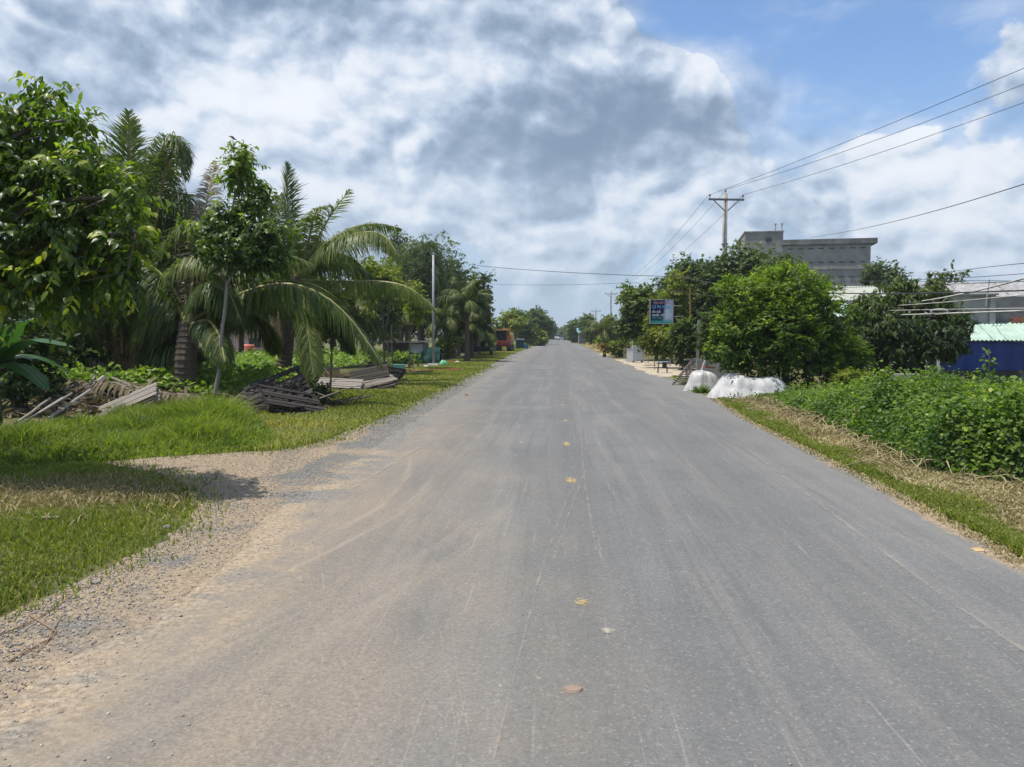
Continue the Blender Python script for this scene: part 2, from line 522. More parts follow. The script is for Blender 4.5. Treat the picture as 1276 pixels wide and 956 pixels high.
# road, gravel, soil -- all in world metres
def gravel_col(t, P):
    s = t.node('ShaderNodeSeparateXYZ')
    t.put(s.inputs[0], P)
    a = t.noise(P, 1.1, 5, 0.6)
    b = t.noise(P, 26, 5, 0.78)
    vor = t.node('ShaderNodeTexVoronoi')
    t.put(vor.inputs['Vector'], P)
    vor.inputs['Scale'].default_value = 62
    sc = t.node('ShaderNodeSeparateColor')
    t.put(sc.inputs[0], vor.outputs['Color'])
    grey = t.mix(sc.outputs[0], (0.112, 0.110, 0.102), (0.26, 0.25, 0.225))
    sand = t.mix(b, (0.23, 0.178, 0.122), (0.41, 0.328, 0.23))
    far = t.lin(s.outputs[1], 6.0, 12.0, 0.06, -0.13)
    mouth = t.math('MULTIPLY', t.smooth(s.outputs[0], -2.9, -3.5), t.smooth(s.outputs[1], 15.0, 12.0, 0, 0.34))
    col = t.mix(t.smooth(t.math('ADD', t.math('ADD', a, far), mouth), 0.42, 0.58), grey, sand)
    col = t.mix(1.0, col, t.mix(t.smooth(b, 0.3, 0.7), (0.66, 0.66, 0.66), (1.22, 1.22, 1.22)), 'MULTIPLY')
    return col, t.math('ADD', t.math('MULTIPLY', sc.outputs[0], 0.5), b)
def mat_road():
    m, t, out = newmat('worn_asphalt')
    P = wpos(t)
    s = t.node('ShaderNodeSeparateXYZ')
    t.put(s.inputs[0], P)
    x, y = s.outputs[0], s.outputs[1]
    grain = t.noise(P, 95, 3, 0.8)
    grain2 = t.noise(P, 30, 4, 0.7)
    big = t.noise(P, 0.55, 4, 0.6)
    streak = t.noise(t.scale(P, (3.4, 0.16, 1)), 1.0, 6, 0.62, 0.5)
    streak2 = t.noise(t.scale(P, (11.0, 0.30, 1)), 1.0, 5, 0.6, 0.3)
    col = t.mix(t.smooth(big, 0.3, 0.7), (0.120, 0.124, 0.124), (0.155, 0.157, 0.154))
    col = t.mix(t.smooth(streak, 0.42, 0.70, 0, 0.55), col, (0.200, 0.194, 0.180))
    col = t.mix(t.smooth(streak2, 0.52, 0.70, 0, 0.55), col, (0.110, 0.112, 0.107))
    # tyre-polished lanes and old spills
    lanes = t.math('MULTIPLY', t.math('COSINE', t.math('MULTIPLY', t.math('SUBTRACT', x, 0.15), 3.7)), 0.5)
    col = t.mix(t.math('MULTIPLY', t.smooth(t.math('ADD', lanes, t.math('MULTIPLY', t.math('SUBTRACT', big, 0.5), 1.6)), 0.05, 0.6), 0.38), col, (0.108, 0.111, 0.107))
    spill = t.noise(P, 1.7, 6, 0.7, 0.8)
    col = t.mix(t.smooth(spill, 0.60, 0.74, 0, 0.5), col, (0.225, 0.215, 0.20))
    fleck = t.noise(P, 9.0, 3, 0.8)
    col = t.mix(t.smooth(fleck, 0.69, 0.74, 0, 0.6), col, (0.32, 0.30, 0.27))
    scr = t.noise(t.scale(P, (26.0, 0.55, 1)), 1.0, 3, 0.6, 0.2)
    col = t.mix(t.smooth(scr, 0.63, 0.72, 0, 0.45), col, (0.26, 0.25, 0.235))
    # aggregate: dark binder and pale chips
    vor = t.node('ShaderNodeTexVoronoi')
    t.put(vor.inputs['Vector'], P)
    vor.inputs['Scale'].default_value = 88
    chip = t.node('ShaderNodeSeparateColor')
    t.put(chip.inputs[0], vor.outputs['Color'])
    col = t.mix(t.math('MULTIPLY', t.smooth(chip.outputs[0], 0.88, 0.99), 0.22), col, (0.42, 0.40, 0.37))
    col = t.mix(t.math('MULTIPLY', t.smooth(chip.outputs[1], 0.80, 0.97), 0.22), col, (0.075, 0.075, 0.077))
    g = t.math('ADD', t.math('MULTIPLY', grain, 0.95), t.math('MULTIPLY', grain2, 0.45))
    col = t.mix(1.0, col, t.mix(t.smooth(g, 0.45, 0.95), (0.78, 0.78, 0.79), (1.20, 1.195, 1.19)), 'MULTIPLY')
    # dust carried out of the dirt track on the near side of the road
    wob = t.math('MULTIPLY', t.math('SUBTRACT', t.noise(P, 0.8, 5, 0.6), 0.5), 2.6)
    lim = t.lin(y, 3.0, 22.0, 0.45, -2.1)
    dd = t.math('SUBTRACT', t.math('ADD', lim, wob), x)
    dust = t.smooth(dd, -0.7, 2.4)
    dust = t.math('MULTIPLY', dust, t.smooth(t.noise(t.scale(P, (2.4, 0.5, 1)), 1.0, 5, 0.65), 0.2, 0.66, 0.35, 1.0))
    fine = t.noise(P, 60, 3, 0.7)
    dustc = t.mix(t.smooth(fine, 0.3, 0.7), (0.20, 0.163, 0.118), (0.34, 0.28, 0.205))
    col = t.mix(t.math('MULTIPLY', dust, 0.72), col, dustc)
    # sandy wheel tracks sweeping from the dirt track
    q = t.math('ADD', x, t.math('MULTIPLY', t.math('POWER', t.math('SUBTRACT', y, 8.0), 2.0), 0.055))
    cmb = t.node('ShaderNodeCombineXYZ')
    t.put(cmb.inputs[0], t.math('MULTIPLY', q, 2.6))
    t.put(cmb.inputs[1], t.math('MULTIPLY', y, 0.12))
    arcn = t.noise(cmb.outputs[0], 1.0, 4, 0.6)
    am = t.math('MULTIPLY', t.smooth(arcn, 0.54, 0.72), t.smooth(t.math('ADD', q, t.math('MULTIPLY', wob, 0.3)), 0.6, -1.6))
    am = t.math('MULTIPLY', am, t.smooth(y, 15.0, 8.0))
    col = t.mix(t.math('MULTIPLY', am, 0.55), col, (0.40, 0.335, 0.255))
    # dusty edges both sides
    ax = t.math('ABSOLUTE', t.math('SUBTRACT', x, 0.15))
    en = t.math('ADD', ax, t.math('MULTIPLY', wob, 0.25))
    col = t.mix(t.smooth(en, 2.5, 3.7, 0.0, 0.55), col, (0.20, 0.195, 0.18))
    edge = t.node('ShaderNodeAttribute', attribute_name='tint').outputs['Fac']
    en2 = t.math('ADD', edge, t.math('MULTIPLY', t.math('SUBTRACT', t.noise(P, 2.6, 6, 0.7), 0.5), 1.3))
    gcol, gh = gravel_col(t, P)
    col = t.mix(t.smooth(en2, 0.05, 0.55, 1.0, 0.0), col, gcol)
    bsdf(t, out, col, 0.88, 0.25, bump=t.math('ADD', t.math('MULTIPLY', grain, 0.5), grain2), bstr=0.6, bdist=0.006)
    return m
ROAD = mat_road()

def mat_gravel():
    m, t, out = newmat('gravel_and_dust')
    P = wpos(t)
    s = t.node('ShaderNodeSeparateXYZ')
    t.put(s.inputs[0], P)
    col, h = gravel_col(t, P)
    bsdf(t, out, col, 0.95, 0.15, bump=h, bstr=0.9, bdist=0.015)
    return m
GRAVEL = mat_gravel()
def mat_ground():
    m, t, out = newmat('soil_and_turf')
    P = wpos(t)
    a = t.noise(P, 0.7, 5, 0.65)
    b = t.noise(P, 14, 6, 0.75)
    c = t.noise(P, 0.05, 3)
    soil = t.mix(b, (0.10, 0.078, 0.048), (0.24, 0.19, 0.12))
    turf = t.mix(b, (0.038, 0.066, 0.014), (0.120, 0.160, 0.038))
    col = t.mix(t.smooth(a, 0.40, 0.60, 0.15, 0.95), soil, turf)
    bsdf(t, out, col, 0.95, 0.1, bump=b, bstr=0.8, bdist=0.04)
    return m
GROUND = mat_ground()
def mat_sand():
    m, t, out = newmat('pale_sand')
    P = wpos(t)
    b = t.noise(P, 6, 6, 0.7)
    bsdf(t, out, t.mix(t.smooth(b, 0.3, 0.7), (0.28, 0.235, 0.165), (0.50, 0.44, 0.34)), 0.95, 0.1, bump=b, bstr=0.6, bdist=0.03)
    return m
SAND = mat_sand()
def mat_fade(name, c, thresh=(0.45, 0.6), scale=9, amount=0.8, axis=(1, 1, 1)):
    """worn paint or dust: patchy cover over the road"""
    m, t, out = newmat(name)
    P = wpos(t)
    n = t.noise(t.scale(P, axis), scale, 5, 0.7)
    a = t.node('ShaderNodeAttribute', attribute_name='tint').outputs['Fac']
    f = t.math('MULTIPLY', t.smooth(t.math('ADD', n, t.math('MULTIPLY', t.math('SUBTRACT', a, 0.5), 0.5)), thresh[0], thresh[1]), amount)
    p = t.node('ShaderNodeBsdfPrincipled')
    t.put(p.inputs['Base Color'], c)
    p.inputs['Roughness'].default_value = 0.85
    tr = t.node('ShaderNodeBsdfTransparent')
    mx = t.node('ShaderNodeMixShader')
    t.put(mx.inputs[0], f)
    t.l.new(tr.outputs[0], mx.inputs[1])
    t.l.new(p.outputs[0], mx.inputs[2])
    t.l.new(mx.outputs[0], out.inputs[0])
    return m
YPAINT = mat_fade('worn_yellow_paint', (0.46, 0.34, 0.15), (0.44, 0.62), 30, 0.8)
WPAINT = mat_fade('worn_pale_paint', (0.46, 0.42, 0.33), (0.42, 0.66), 14, 0.7)
TYREDUST = mat_fade('tyre_dust', (0.42, 0.365, 0.29), (0.44, 0.78), 3.2, 0.36)

# ------------------------------------------------------------------ leaf templates
T_SIMPLE = (np.array([(0, 0, 0), (0.45, 0.27, 0.05), (1, 0, -0.10), (0.45, -0.27, 0.05)]), [], [(0, 2, 1), (0, 3, 2)])
T_NARROW = (np.array([(0, 0, 0), (0.45, 0.13, 0.04), (1, 0, -0.12), (0.45, -0.13, 0.04)]), [], [(0, 2, 1), (0, 3, 2)])
T_NICE = (np.array([(0, 0, 0), (0.30, 0, -0.01), (0.68, 0, -0.05), (1, 0, -0.16), (0.26, 0.21, 0.05), (0.62, 0.20, 0.01), (0.26, -0.21, 0.05), (0.62, -0.20, 0.01)]),
          [(1, 2, 5, 4), (6, 7, 2, 1)], [(0, 1, 4), (0, 6, 1), (2, 3, 5), (7, 3, 2)])
T_MANGO = (np.array([(0, 0, 0), (0.5, 0, -0.06), (1, 0, -0.28), (0.42, 0.12, 0.0), (0.42, -0.12, 0.0)]), [], [(0, 1, 3), (1, 2, 3), (0, 4, 1), (1, 4, 2)])
T_ROUND = (np.array([(0, 0, 0), (0.30, 0.36, 0.07), (0.75, 0.34, 0.02), (1, 0, -0.08), (0.75, -0.34, 0.02), (0.30, -0.36, 0.07)]), [(0, 3, 2, 1), (0, 5, 4, 3)], [])
Zv = np.array((0, 0, 1.0))

def crown(g, rg, lobes, n, tl=0.5, k=10, ll=0.13, droop=0.6, up=0.2, side=0.8, jit=0.3, shell=0.62, inner=0.22, tmpl=T_NICE, curve=0.5, lowcut=0.0, tipfrac=0.05, outline=0.16, tintc=0.5, mi=0, wid=1.0, tvar=0.12):
    lobes = np.array(lobes, dtype=float)
    C, Rr = lobes[:, :3], lobes[:, 3:6]
    vol = Rr.prod(1) ** (2 / 3)
    li = rg.choice(len(lobes), n, p=vol / vol.sum())
    u = nrm(rg.normal(size=(n, 3)))
    u[:, 2] = np.where((u[:, 2] < -0.2) & (rg.random(n) < lowcut), -u[:, 2], u[:, 2])
    rf = shell + (1 - shell) * rg.random(n) ** 0.7
    inn = rg.random(n) < inner
    rf = np.where(inn, rg.random(n) ** 0.5 * shell, rf)
    # uneven outline: slow bumps over the surface, different for each lobe
    ph = rg.random((len(lobes), 3)) * 6.28
    bump = np.sin(u[:, 0] * 5.0 + ph[li, 0]) * np.sin(u[:, 1] * 5.3 + ph[li, 1]) + 0.6 * np.sin(u[:, 2] * 7 + ph[li, 2]) + 0.5 * rg.normal(size=n)
    rf = rf * (1 + outline * bump)
    pos = C[li] + u * Rr[li] * rf[:, None]
    o = nrm(u / Rr[li])
    td = nrm(o + Zv * up + rg.normal(size=(n, 3)) * 0.45)
    sz = rg.uniform(0.7, 1.25, n)
    p0 = pos - td * (tl * 0.5 * sz)[:, None]
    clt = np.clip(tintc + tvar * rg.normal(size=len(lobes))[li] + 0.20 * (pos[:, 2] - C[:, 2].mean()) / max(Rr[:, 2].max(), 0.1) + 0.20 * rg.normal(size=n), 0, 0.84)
    s = (np.arange(k) + 0.7) / k
    S = np.broadcast_to(s, (n, k))
    P = p0[:, None, :] + td[:, None, :] * (tl * sz)[:, None, None] * S[..., None] - Zv * (curve * tl * (S ** 2))[..., None] * 0.6
    sd_ = nrm(np.cross(td, Zv) + rg.normal(size=(n, 3)) * 0.15)
    sgn = np.where(np.arange(k) % 2 == 0, 1.0, -1.0)[None, :, None]
    X = td[:, None, :] * 0.65 + sd_[:, None, :] * sgn * side - Zv * droop * (0.6 + 0.8 * rg.random((n, k, 1))) + rg.normal(size=(n, k, 3)) * jit
    N = Zv * 0.75 + o[:, None, :] * 0.55 + rg.normal(size=(n, k, 3)) * 0.38
    tint = np.clip(clt[:, None] + 0.10 * rg.normal(size=(n, k)), 0, 0.85)
    tip = (rg.random((n, 1)) < tipfrac) & (S > 0.55)
    tint = np.where(tip, 0.86 + 0.14 * rg.random((n, k)), tint)
    L = ll * rg.uniform(0.65, 1.2, (n, k))
    g.inst(P.reshape(-1, 3), X.reshape(-1, 3), N.reshape(-1, 3), L.ravel(), tmpl, tint.ravel(), Sw=L.ravel() * wid, mi=mi)
    return pos, p0

def bez(p0, p1, p2, n):
    t = np.linspace(0, 1, n)[:, None]
    p0, p1, p2 = (np.array(tuple(p)) for p in (p0, p1, p2))
    return (1 - t) ** 2 * p0 + 2 * t * (1 - t) * p1 + t * t * p2

def limbs(g, rg, base, top, r0, lobes, twigs=None, ntw=40, wob=0.15, flare=1.5):
    base, top = np.array(tuple(base), float), np.array(tuple(top), float)
    h = np.linalg.norm(top - base)
    pts = base + (top - base) * np.linspace(0, 1, 8)[:, None]
    pts[1:-1, :2] += rg.normal(size=(6, 2)) * wob * h * 0.06
    rad = r0 * np.linspace(1, 0.6, 8)
    rad[0] *= flare
    g.tube(pts, rad, 9)
    for l in lobes:
        c = np.array(l[:3], float)
        mid = (top + c) / 2 + rg.normal(size=3) * 0.1 * np.linalg.norm(c - top)
        mid[2] += 0.1 * np.linalg.norm(c - top)
        st = pts[-2 if rg.random() < 0.5 else -1]
        cv = bez(st, mid, c, 7)
        g.tube(cv, r0 * np.linspace(0.55, 0.22, 7), 6)
        if twigs is not None:
            d = np.linalg.norm(twigs - c, axis=1)
            near = np.argsort(d)[: max(40, len(twigs) // len(lobes))]
            for i in rg.choice(near, min(ntw, len(near)), replace=False):
                e = twigs[i]
                s0 = cv[rg.integers(3, 7)]
                m = (s0 + e) / 2 + rg.normal(size=3) * 0.08 * np.linalg.norm(e - s0)
                g.tube(bez(s0, m, e, 4), r0 * np.linspace(0.17, 0.03, 4), 4, caps=False)

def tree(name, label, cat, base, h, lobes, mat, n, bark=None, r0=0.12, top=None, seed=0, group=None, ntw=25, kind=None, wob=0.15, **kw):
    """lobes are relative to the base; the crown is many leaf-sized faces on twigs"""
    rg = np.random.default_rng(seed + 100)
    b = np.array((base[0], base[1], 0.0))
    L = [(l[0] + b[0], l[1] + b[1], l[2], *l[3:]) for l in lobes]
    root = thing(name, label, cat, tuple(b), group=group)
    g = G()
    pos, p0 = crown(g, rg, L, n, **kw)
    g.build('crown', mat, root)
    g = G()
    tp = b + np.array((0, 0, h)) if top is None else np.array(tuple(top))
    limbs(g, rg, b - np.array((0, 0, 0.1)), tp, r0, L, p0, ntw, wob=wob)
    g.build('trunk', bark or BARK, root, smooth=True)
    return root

# ------------------------------------------------------------------ palm
def frond(g, rg, pts, L=None, leaf=0.75, nl=75, dead=False, droop=0.55, width=0.035, tintc=0.45, r=0.03, pet=0.12, m_leaf=0, m_rach=1, lift=0.0, both=True, ragged=0.0):
    """pts: polyline of the rachis (n,3)"""
    P = np.array(pts, float)
    seg = np.linalg.norm(np.diff(P, axis=0), axis=1)
    cum = np.concatenate([[0], np.cumsum(seg)])
    n = len(P)
    g.tube(P, r * np.linspace(1.0, 0.12, n) ** 0.9, 5, tint=0.5, mi=m_rach)
    s = np.linspace(pet, 0.995, nl)
    sl = s * cum[-1]
    B = np.stack([np.interp(sl, cum, P[:, i]) for i in range(3)], 1)
    D = nrm(np.gradient(B, axis=0))
    side = nrm(np.cross(D, Zv) + 1e-6)
    upv = np.cross(side, D)
    for sg in ((1, -1) if both else (1,)):
        keep = rg.random(nl) > ragged + .06
        prof = np.sin(np.clip((s - pet) / (1 - pet), 0, 1) * math.pi * 0.86 + 0.42) ** 0.7
        ll = leaf * np.clip(prof, 0.15, 1) * rg.uniform(0.85, 1.1, nl)
        fw = 0.35 + 0.75 * (s ** 1.5)
        d0 = nrm(D * fw[:, None] + side * sg * 1.0 + upv * (0.35 + lift) + rg.normal(size=(nl, 3)) * 0.16)
        dr = droop * rg.uniform(0.75, 1.3, nl)
        d1 = nrm(d0 - Zv * (0.55 * dr)[:, None])
        d2 = nrm(d0 - Zv * (1.7 * dr)[:, None])
        d3 = nrm(d0 - Zv * (3.2 * dr)[:, None])
        a0 = B
        a1 = a0 + d1 * (ll * 0.30)[:, None]
        a2 = a1 + d2 * (ll * 0.35)[:, None]
        a3 = a2 + d3 * (ll * 0.35)[:, None]
        w = nrm(np.cross(d1, upv)) * width
        V = np.stack([a0 + w * 0.3, a0 - w * 0.3, a1 + w * 0.6, a1 - w * 0.6, a2 + w * 0.45, a2 - w * 0.45, a3], 1)
        ix = np.nonzero(keep)[0]
        V = V[ix]
        m = len(V)
        off = (np.arange(m) * 7)[:, None, None]
        q = (np.array([(0, 1, 3, 2), (2, 3, 5, 4)])[None] + off).reshape(-1, 4)
        t = (np.array([(4, 5, 6)])[None] + off).reshape(-1, 3)
        tt = np.clip(tintc + 0.14 * rg.normal(size=m), 0, 0.85)
        tt = np.where(rg.random(m) < 0.06, 0.93, tt)
        g.add(V.reshape(-1, 3), quads=q, tris=t, tint=np.repeat(tt, 7), mi=m_leaf)

def arc(base, az, el, L, bend, n=16):
    """frond spine leaving base at elevation el and bending down by bend degrees over its length"""
    pts = [np.array(tuple(base), float)]
    e = R(el)
    for i in range(n):
        f = (i + 1) / n
        ee = e - R(bend) * f ** 1.4
        d = np.array((math.sin(az) * math.cos(ee), math.cos(az) * math.cos(ee), math.sin(ee)))
        pts.append(pts[-1] + d * L / n)
    return np.array(pts)

def ringed_trunk(g, pts, r0, r1, rings=14, n=10):
    P = np.array([tuple(p) for p in pts], float)
    k = rings * 3
    s = np.linspace(0, 1, k)
    t = np.linspace(0, 1, len(P))
    Q = np.stack([np.interp(s, t, P[:, i]) for i in range(3)], 1)
    rad = np.interp(s, [0, 0.12, 1], [r0 * 1.35, r0, r1]) * np.tile([1.035, 0.985, 0.96], rings)
    g.tube(Q, rad, n, tint=0.5)

# ------------------------------------------------------------------ ground sheets
def poly_sheet(name, pts, z, mat, kind='structure', origin=None):
    me = bpy.data.meshes.new(name)
    me.from_pydata([(p[0], p[1], z) for p in pts], [], [tuple(range(len(pts)))])
    me.materials.append(mat)
    if me.polygons[0].normal.z < 0:
        me.flip_normals()
    o = bpy.data.objects.new(name, me)
    COL.objects.link(o)
    o['kind'] = kind
    return o
def wobble(pts, step=0.25, amp=0.05, seed=3, closed=False):
    """resample an outline and roughen it"""
    rg = np.random.default_rng(seed)
    P = np.array([(p[0], p[1]) for p in pts], float)
    if closed:
        P = np.vstack([P, P[0]])
    seg = np.linalg.norm(np.diff(P, axis=0), axis=1)
    cum = np.concatenate([[0], np.cumsum(seg)])
    out, s = [], 0.0
    while s < cum[-1]:
        x, y = np.interp(s, cum, P[:, 0]), np.interp(s, cum, P[:, 1])
        a = amp * (1 + 0.02 * abs(y))
        out.append((x + rg.normal() * a, y + rg.normal() * a))
        s += step * (1 + 0.06 * max(0, abs(y) - 5))
    return out

g = G()
S_ = 3000
g.add([(-S_, -400, 0), (S_, -400, 0), (S_, S_, 0), (-S_, S_, 0)], quads=[(0, 1, 2, 3)])
struct(g.build('ground', GROUND))

def E(pts):
    return [tuple(GP(*p))[:2] for p in pts]
# photo outline of the grass on the near side of the dirt track, then its far side
A_edge = E([(0, 772), (80, 732), (170, 690), (232, 655), (248, 632), (236, 604), (185, 588), (125, 578)])
B_edge = E([(125, 576), (190, 569), (280, 564), (345, 562), (400, 552), (440, 535), (485, 517), (540, 490), (590, 465), (635, 443), (668, 430)])
right_edge = E([(1276, 700), (1200, 657), (1100, 606), (1000, 556), (940, 527), (885, 493), (850, 478)])
right_far = [(4.35, 30), (4.1, 36), (4.0, 50), (3.9, 70), (4.0, 110), (3.9, 200), (3.9, 900)]
left_far = [(-3.9, 900), (-3.9, 300), (-3.8, 150)]
gl = [(-3.0, -6), (-3.05, 2)] + A_edge + B_edge
gl = wobble(gl, 0.16, 0.035, 5)
gl = [(x, min(y, 148)) for x, y in gl]
gr = [(3.5, -6)] + right_edge[0:1] + right_edge[1:] + right_far
gr_w = wobble(gr, 0.2, 0.03, 6)
poly_sheet('gravel_verge', gl + [(-3.8, 150), (-3.9, 300), (-3.9, 900)] + gr_w[::-1], 0.004, GRAVEL)
# road: worn edges inside the gravel
rl = [(-2.35, -6), (-2.4, 3)] + E([(250, 740), (330, 650), (400, 602), (450, 570), (490, 540), (540, 510), (600, 472), (640, 447), (668, 432)]) + [(-3.1, 150), (-3.2, 900)]
rl = [(max(x, -3.0), y) for x, y in rl]
rr = [(3.35, -6)] + [(x - 0.18, y) for x, y in right_edge] + [(x - 0.35, y) for x, y in right_far]
ys = np.concatenate([np.arange(-6, 30, .25), np.geomspace(30, 900, 60)])
xl, xr = np.interp(ys, [p[1] for p in rl], [p[0] for p in rl]), np.interp(ys, [p[1] for p in rr], [p[0] for p in rr])
rgr = np.random.default_rng(8)
xl = xl + rgr.normal(size=len(ys)) * .03 * (1 + .02 * np.abs(ys))
xr = xr + rgr.normal(size=len(ys)) * .02 * (1 + .02 * np.abs(ys))
offs = [(0, 0, 0.0), (0, .35, .35), (0, .9, .8), (0, 1.5, 1.0), (1, -.5, 1.0), (1, -.15, .8), (1, 0, .35)]
V = np.stack([np.stack([(xl if k == 0 else xr) + o_, ys, np.full(len(ys), .008)], 1) for k, o_, tt_ in offs], 0)
m_ = len(ys)
q = [(i * m_ + j, (i + 1) * m_ + j, (i + 1) * m_ + j + 1, i * m_ + j + 1) for i in range(len(offs) - 1) for j in range(m_ - 1)]
g = G()
g.add(V.reshape(-1, 3), quads=q, tint=np.repeat([o_[2] for o_ in offs], m_))
struct(g.build('road', ROAD))
# pale sand forecourt beyond the tarpaulins
poly_sheet('sand_forecourt', wobble([(3.9, 30), (3.8, 52), (5.0, 52), (7.2, 42), (6.4, 31), (5.0, 29)], 0.3, 0.06, 4, True), 0.012, SAND)

# road markings and tyre marks, 4 mm above
def patch(name, px, py, w, l, mat, seed=0):
    c = GP(px, py)
    rg = np.random.default_rng(seed)
    n = 22
    th = np.linspace(0, 2 * math.pi, n, endpoint=False)
    rr_ = 1 + 0.07 * rg.normal(size=n)
    inner = [(c.x + 0.55 * w / 2 * math.cos(a) * r_, c.y + 0.55 * l / 2 * math.sin(a) * r_, 0.012) for a, r_ in zip(th, rr_)]
    outer = [(c.x + w / 2 * math.cos(a) * r_, c.y + l / 2 * math.sin(a) * r_, 0.012) for a, r_ in zip(th, rr_)]
    g = G()
    V = [(c.x, c.y, 0.012)] + inner + outer
    tr = [(0, 1 + i, 1 + (i + 1) % n) for i in range(n)]
    q = [(1 + i, 1 + n + i, 1 + n + (i + 1) % n, 1 + (i + 1) % n) for i in range(n)]
    g.add(V, quads=q, tris=tr, tint=np.array([0.75] + [0.5] * n + [-0.25] * n))
    return struct(g.build(name, mat))
for i, (px, py, w, l) in enumerate([(704, 525, .17, .55), (706, 554, .20, .75), (711, 600, .22, .60), (725, 752, .15, .20), (701, 505, .18, .5), (701, 491, .18, .5), (699, 475, .18, .8), (698, 462, .18, 1.2), (697, 452, .18, 1.6)]):
    patch('road_marking', px, py, w, l, YPAINT, i)
for i, (px, py, w, l) in enumerate([(758, 788, .13, .12), (625, 613, .05, .10), (643, 582, .06, .12), (630, 597, .06, .14), (650, 552, .07, .3), (655, 515, .10, .3), (835, 676, .04, .05), (643, 568, .05, .2), (1000, 745, .03, .04), (600, 655, .06, .08), (850, 715, .05, .07)]):
    patch('road_marking', px, py, w, l, WPAINT, 20 + i)
g = G()   # a flat brown stone pressed in the road
c = GP(714, 862)
th = np.linspace(0, 6.283, 14, endpoint=False)
V = [(c.x + 0.048 * math.cos(a) * (1 + .1 * math.sin(3 * a)), c.y + 0.036 * math.sin(a), 0.009) for a in th] + [(c.x + 0.040 * math.cos(a), c.y + 0.028 * math.sin(a), 0.02) for a in th] + [(c.x, c.y, 0.022)]
g.add(V, quads=[(i, (i + 1) % 14, 14 + (i + 1) % 14, 14 + i) for i in range(14)], tris=[(14 + i, 14 + (i + 1) % 14, 28) for i in range(14)])
STB = plainmat('stone_brown', (0.27, 0.20, 0.155), 0.9)
tag(g.build('stone', STB, origin=(c.x, c.y, 0)), 'flat pinkish brown stone pressed into the road near the middle', 'stone')

def mark(pts, w, seed=0):
    P = np.array([tuple(GP(*p)) for p in pts])
    t = np.linspace(0, 1, len(P))
    s = np.linspace(0, 1, 40)
    # smooth interpolation (Catmull-like via dense interp then blur)
    Q = np.stack([np.interp(s, t, P[:, i]) for i in range(3)], 1)
    for _ in range(6):
        Q[1:-1] = (Q[:-2] + 2 * Q[1:-1] + Q[2:]) / 4
    d = nrm(np.gradient(Q, axis=0))
    nn = np.stack([-d[:, 1], d[:, 0], np.zeros(len(d))], 1)
    V, tt = [], []
    for k_, f in ((-1, 0.0), (0, 0.75), (1, 0.0)):
        V.append(Q + nn * w / 2 * k_)
        tt.append(np.full(40, f))
    V = np.concatenate(V)
    V[:, 2] = 0.0125 + 0.0007 * seed
    q = []
    for a in (0, 40):
        q += [(a + i, a + i + 1, a + 40 + i + 1, a + 40 + i) for i in range(39)]
    g = G()
    g.add(V, quads=q, tint=np.concatenate(tt))
    struct(g.build('tyre_mark', TYREDUST))
mark([(505, 545), (620, 522), (690, 508), (722, 494), (738, 475), (738, 455)], 0.16, 0)
mark([(420, 655), (500, 695), (535, 745), (552, 800), (562, 870), (572, 940)], 0.035, 1)
mark([(540, 700), (560, 745), (572, 860), (590, 940)], 0.03, 2)
mark([(735, 560), (700, 640), (672, 720), (645, 830), (615, 950)], 0.03, 3)
mark([(740, 560), (706, 650), (690, 700)], 0.035, 4)
mark([(720, 450), (722, 520), (728, 600), (745, 700)], 0.07, 7)
mark([(930, 560), (1060, 660), (1180, 750), (1276, 815)], 0.09, 8)
mark([(362, 668), (372, 720), (392, 775), (404, 830)], 0.05, 10)
mark([(388, 655), (398, 690), (405, 740)], 0.04, 11)
mark([(440, 610), (520, 560), (640, 500), (680, 455)], 0.10, 13)
mark([(370, 690), (400, 760), (440, 860), (470, 950)], 0.05, 9)

# ------------------------------------------------------------------ grass
def inpoly(x, y, poly):
    c = np.zeros(len(x), bool)
    n = len(poly)
    for i in range(n):
        x1, y1 = poly[i]
        x2, y2 = poly[(i + 1) % n]
        cond = ((y1 > y) != (y2 > y))
        xx = (x2 - x1) * (y - y1) / (y2 - y1 + 1e-12) + x1
        c ^= cond & (x < xx)
    return c
def vnoise(x, y, s, seed=0):
    """cheap smooth value noise"""
    r_ = np.random.default_rng(seed).random((64, 64))
    u, v = x * s + 100, y * s + 100
    i, j = np.floor(u).astype(int), np.floor(v).astype(int)
    fu, fv = u - i, v - j
    fu, fv = fu * fu * (3 - 2 * fu), fv * fv * (3 - 2 * fv)
    a = r_[i % 64, j % 64] * (1 - fu) + r_[(i + 1) % 64, j % 64] * fu
    b = r_[i % 64, (j + 1) % 64] * (1 - fu) + r_[(i + 1) % 64, (j + 1) % 64] * fu
    return a * (1 - fv) + b * fv
def blades(g, rg, x, y, h, w, tint, lean=0.6, z0=0.0, mi=0):
    n = len(x)
    az = rg.random(n) * 6.283
    dx, dy = np.cos(az), np.sin(az)
    ln = lean * rg.uniform(0.2, 1.3, n)
    fa = rg.random(n) * 6.283
    wx, wy = np.cos(fa) * w * 0.5, np.sin(fa) * w * 0.5
    z0 = np.broadcast_to(z0, (n,))
    B = np.stack([x, y, z0], 1)
    Wd = np.stack([wx, wy, np.zeros(n)], 1)
    M = B + np.stack([dx * ln * h * 0.35, dy * ln * h * 0.35, h * 0.6], 1)
    Tp = B + np.stack([dx * ln * h * 1.05, dy * ln * h * 1.05, h * (1.0 - 0.25 * ln)], 1)
    V = np.stack([B - Wd, B + Wd, M - Wd * 0.8, M + Wd * 0.8, Tp], 1).reshape(-1, 3)
    off = (np.arange(n) * 5)[:, None, None]
    g.add(V, quads=(np.array([(0, 1, 3, 2)])[None] + off).reshape(-1, 4), tris=(np.array([(2, 3, 4)])[None] + off).reshape(-1, 3), tint=np.repeat(tint, 5), mi=mi)
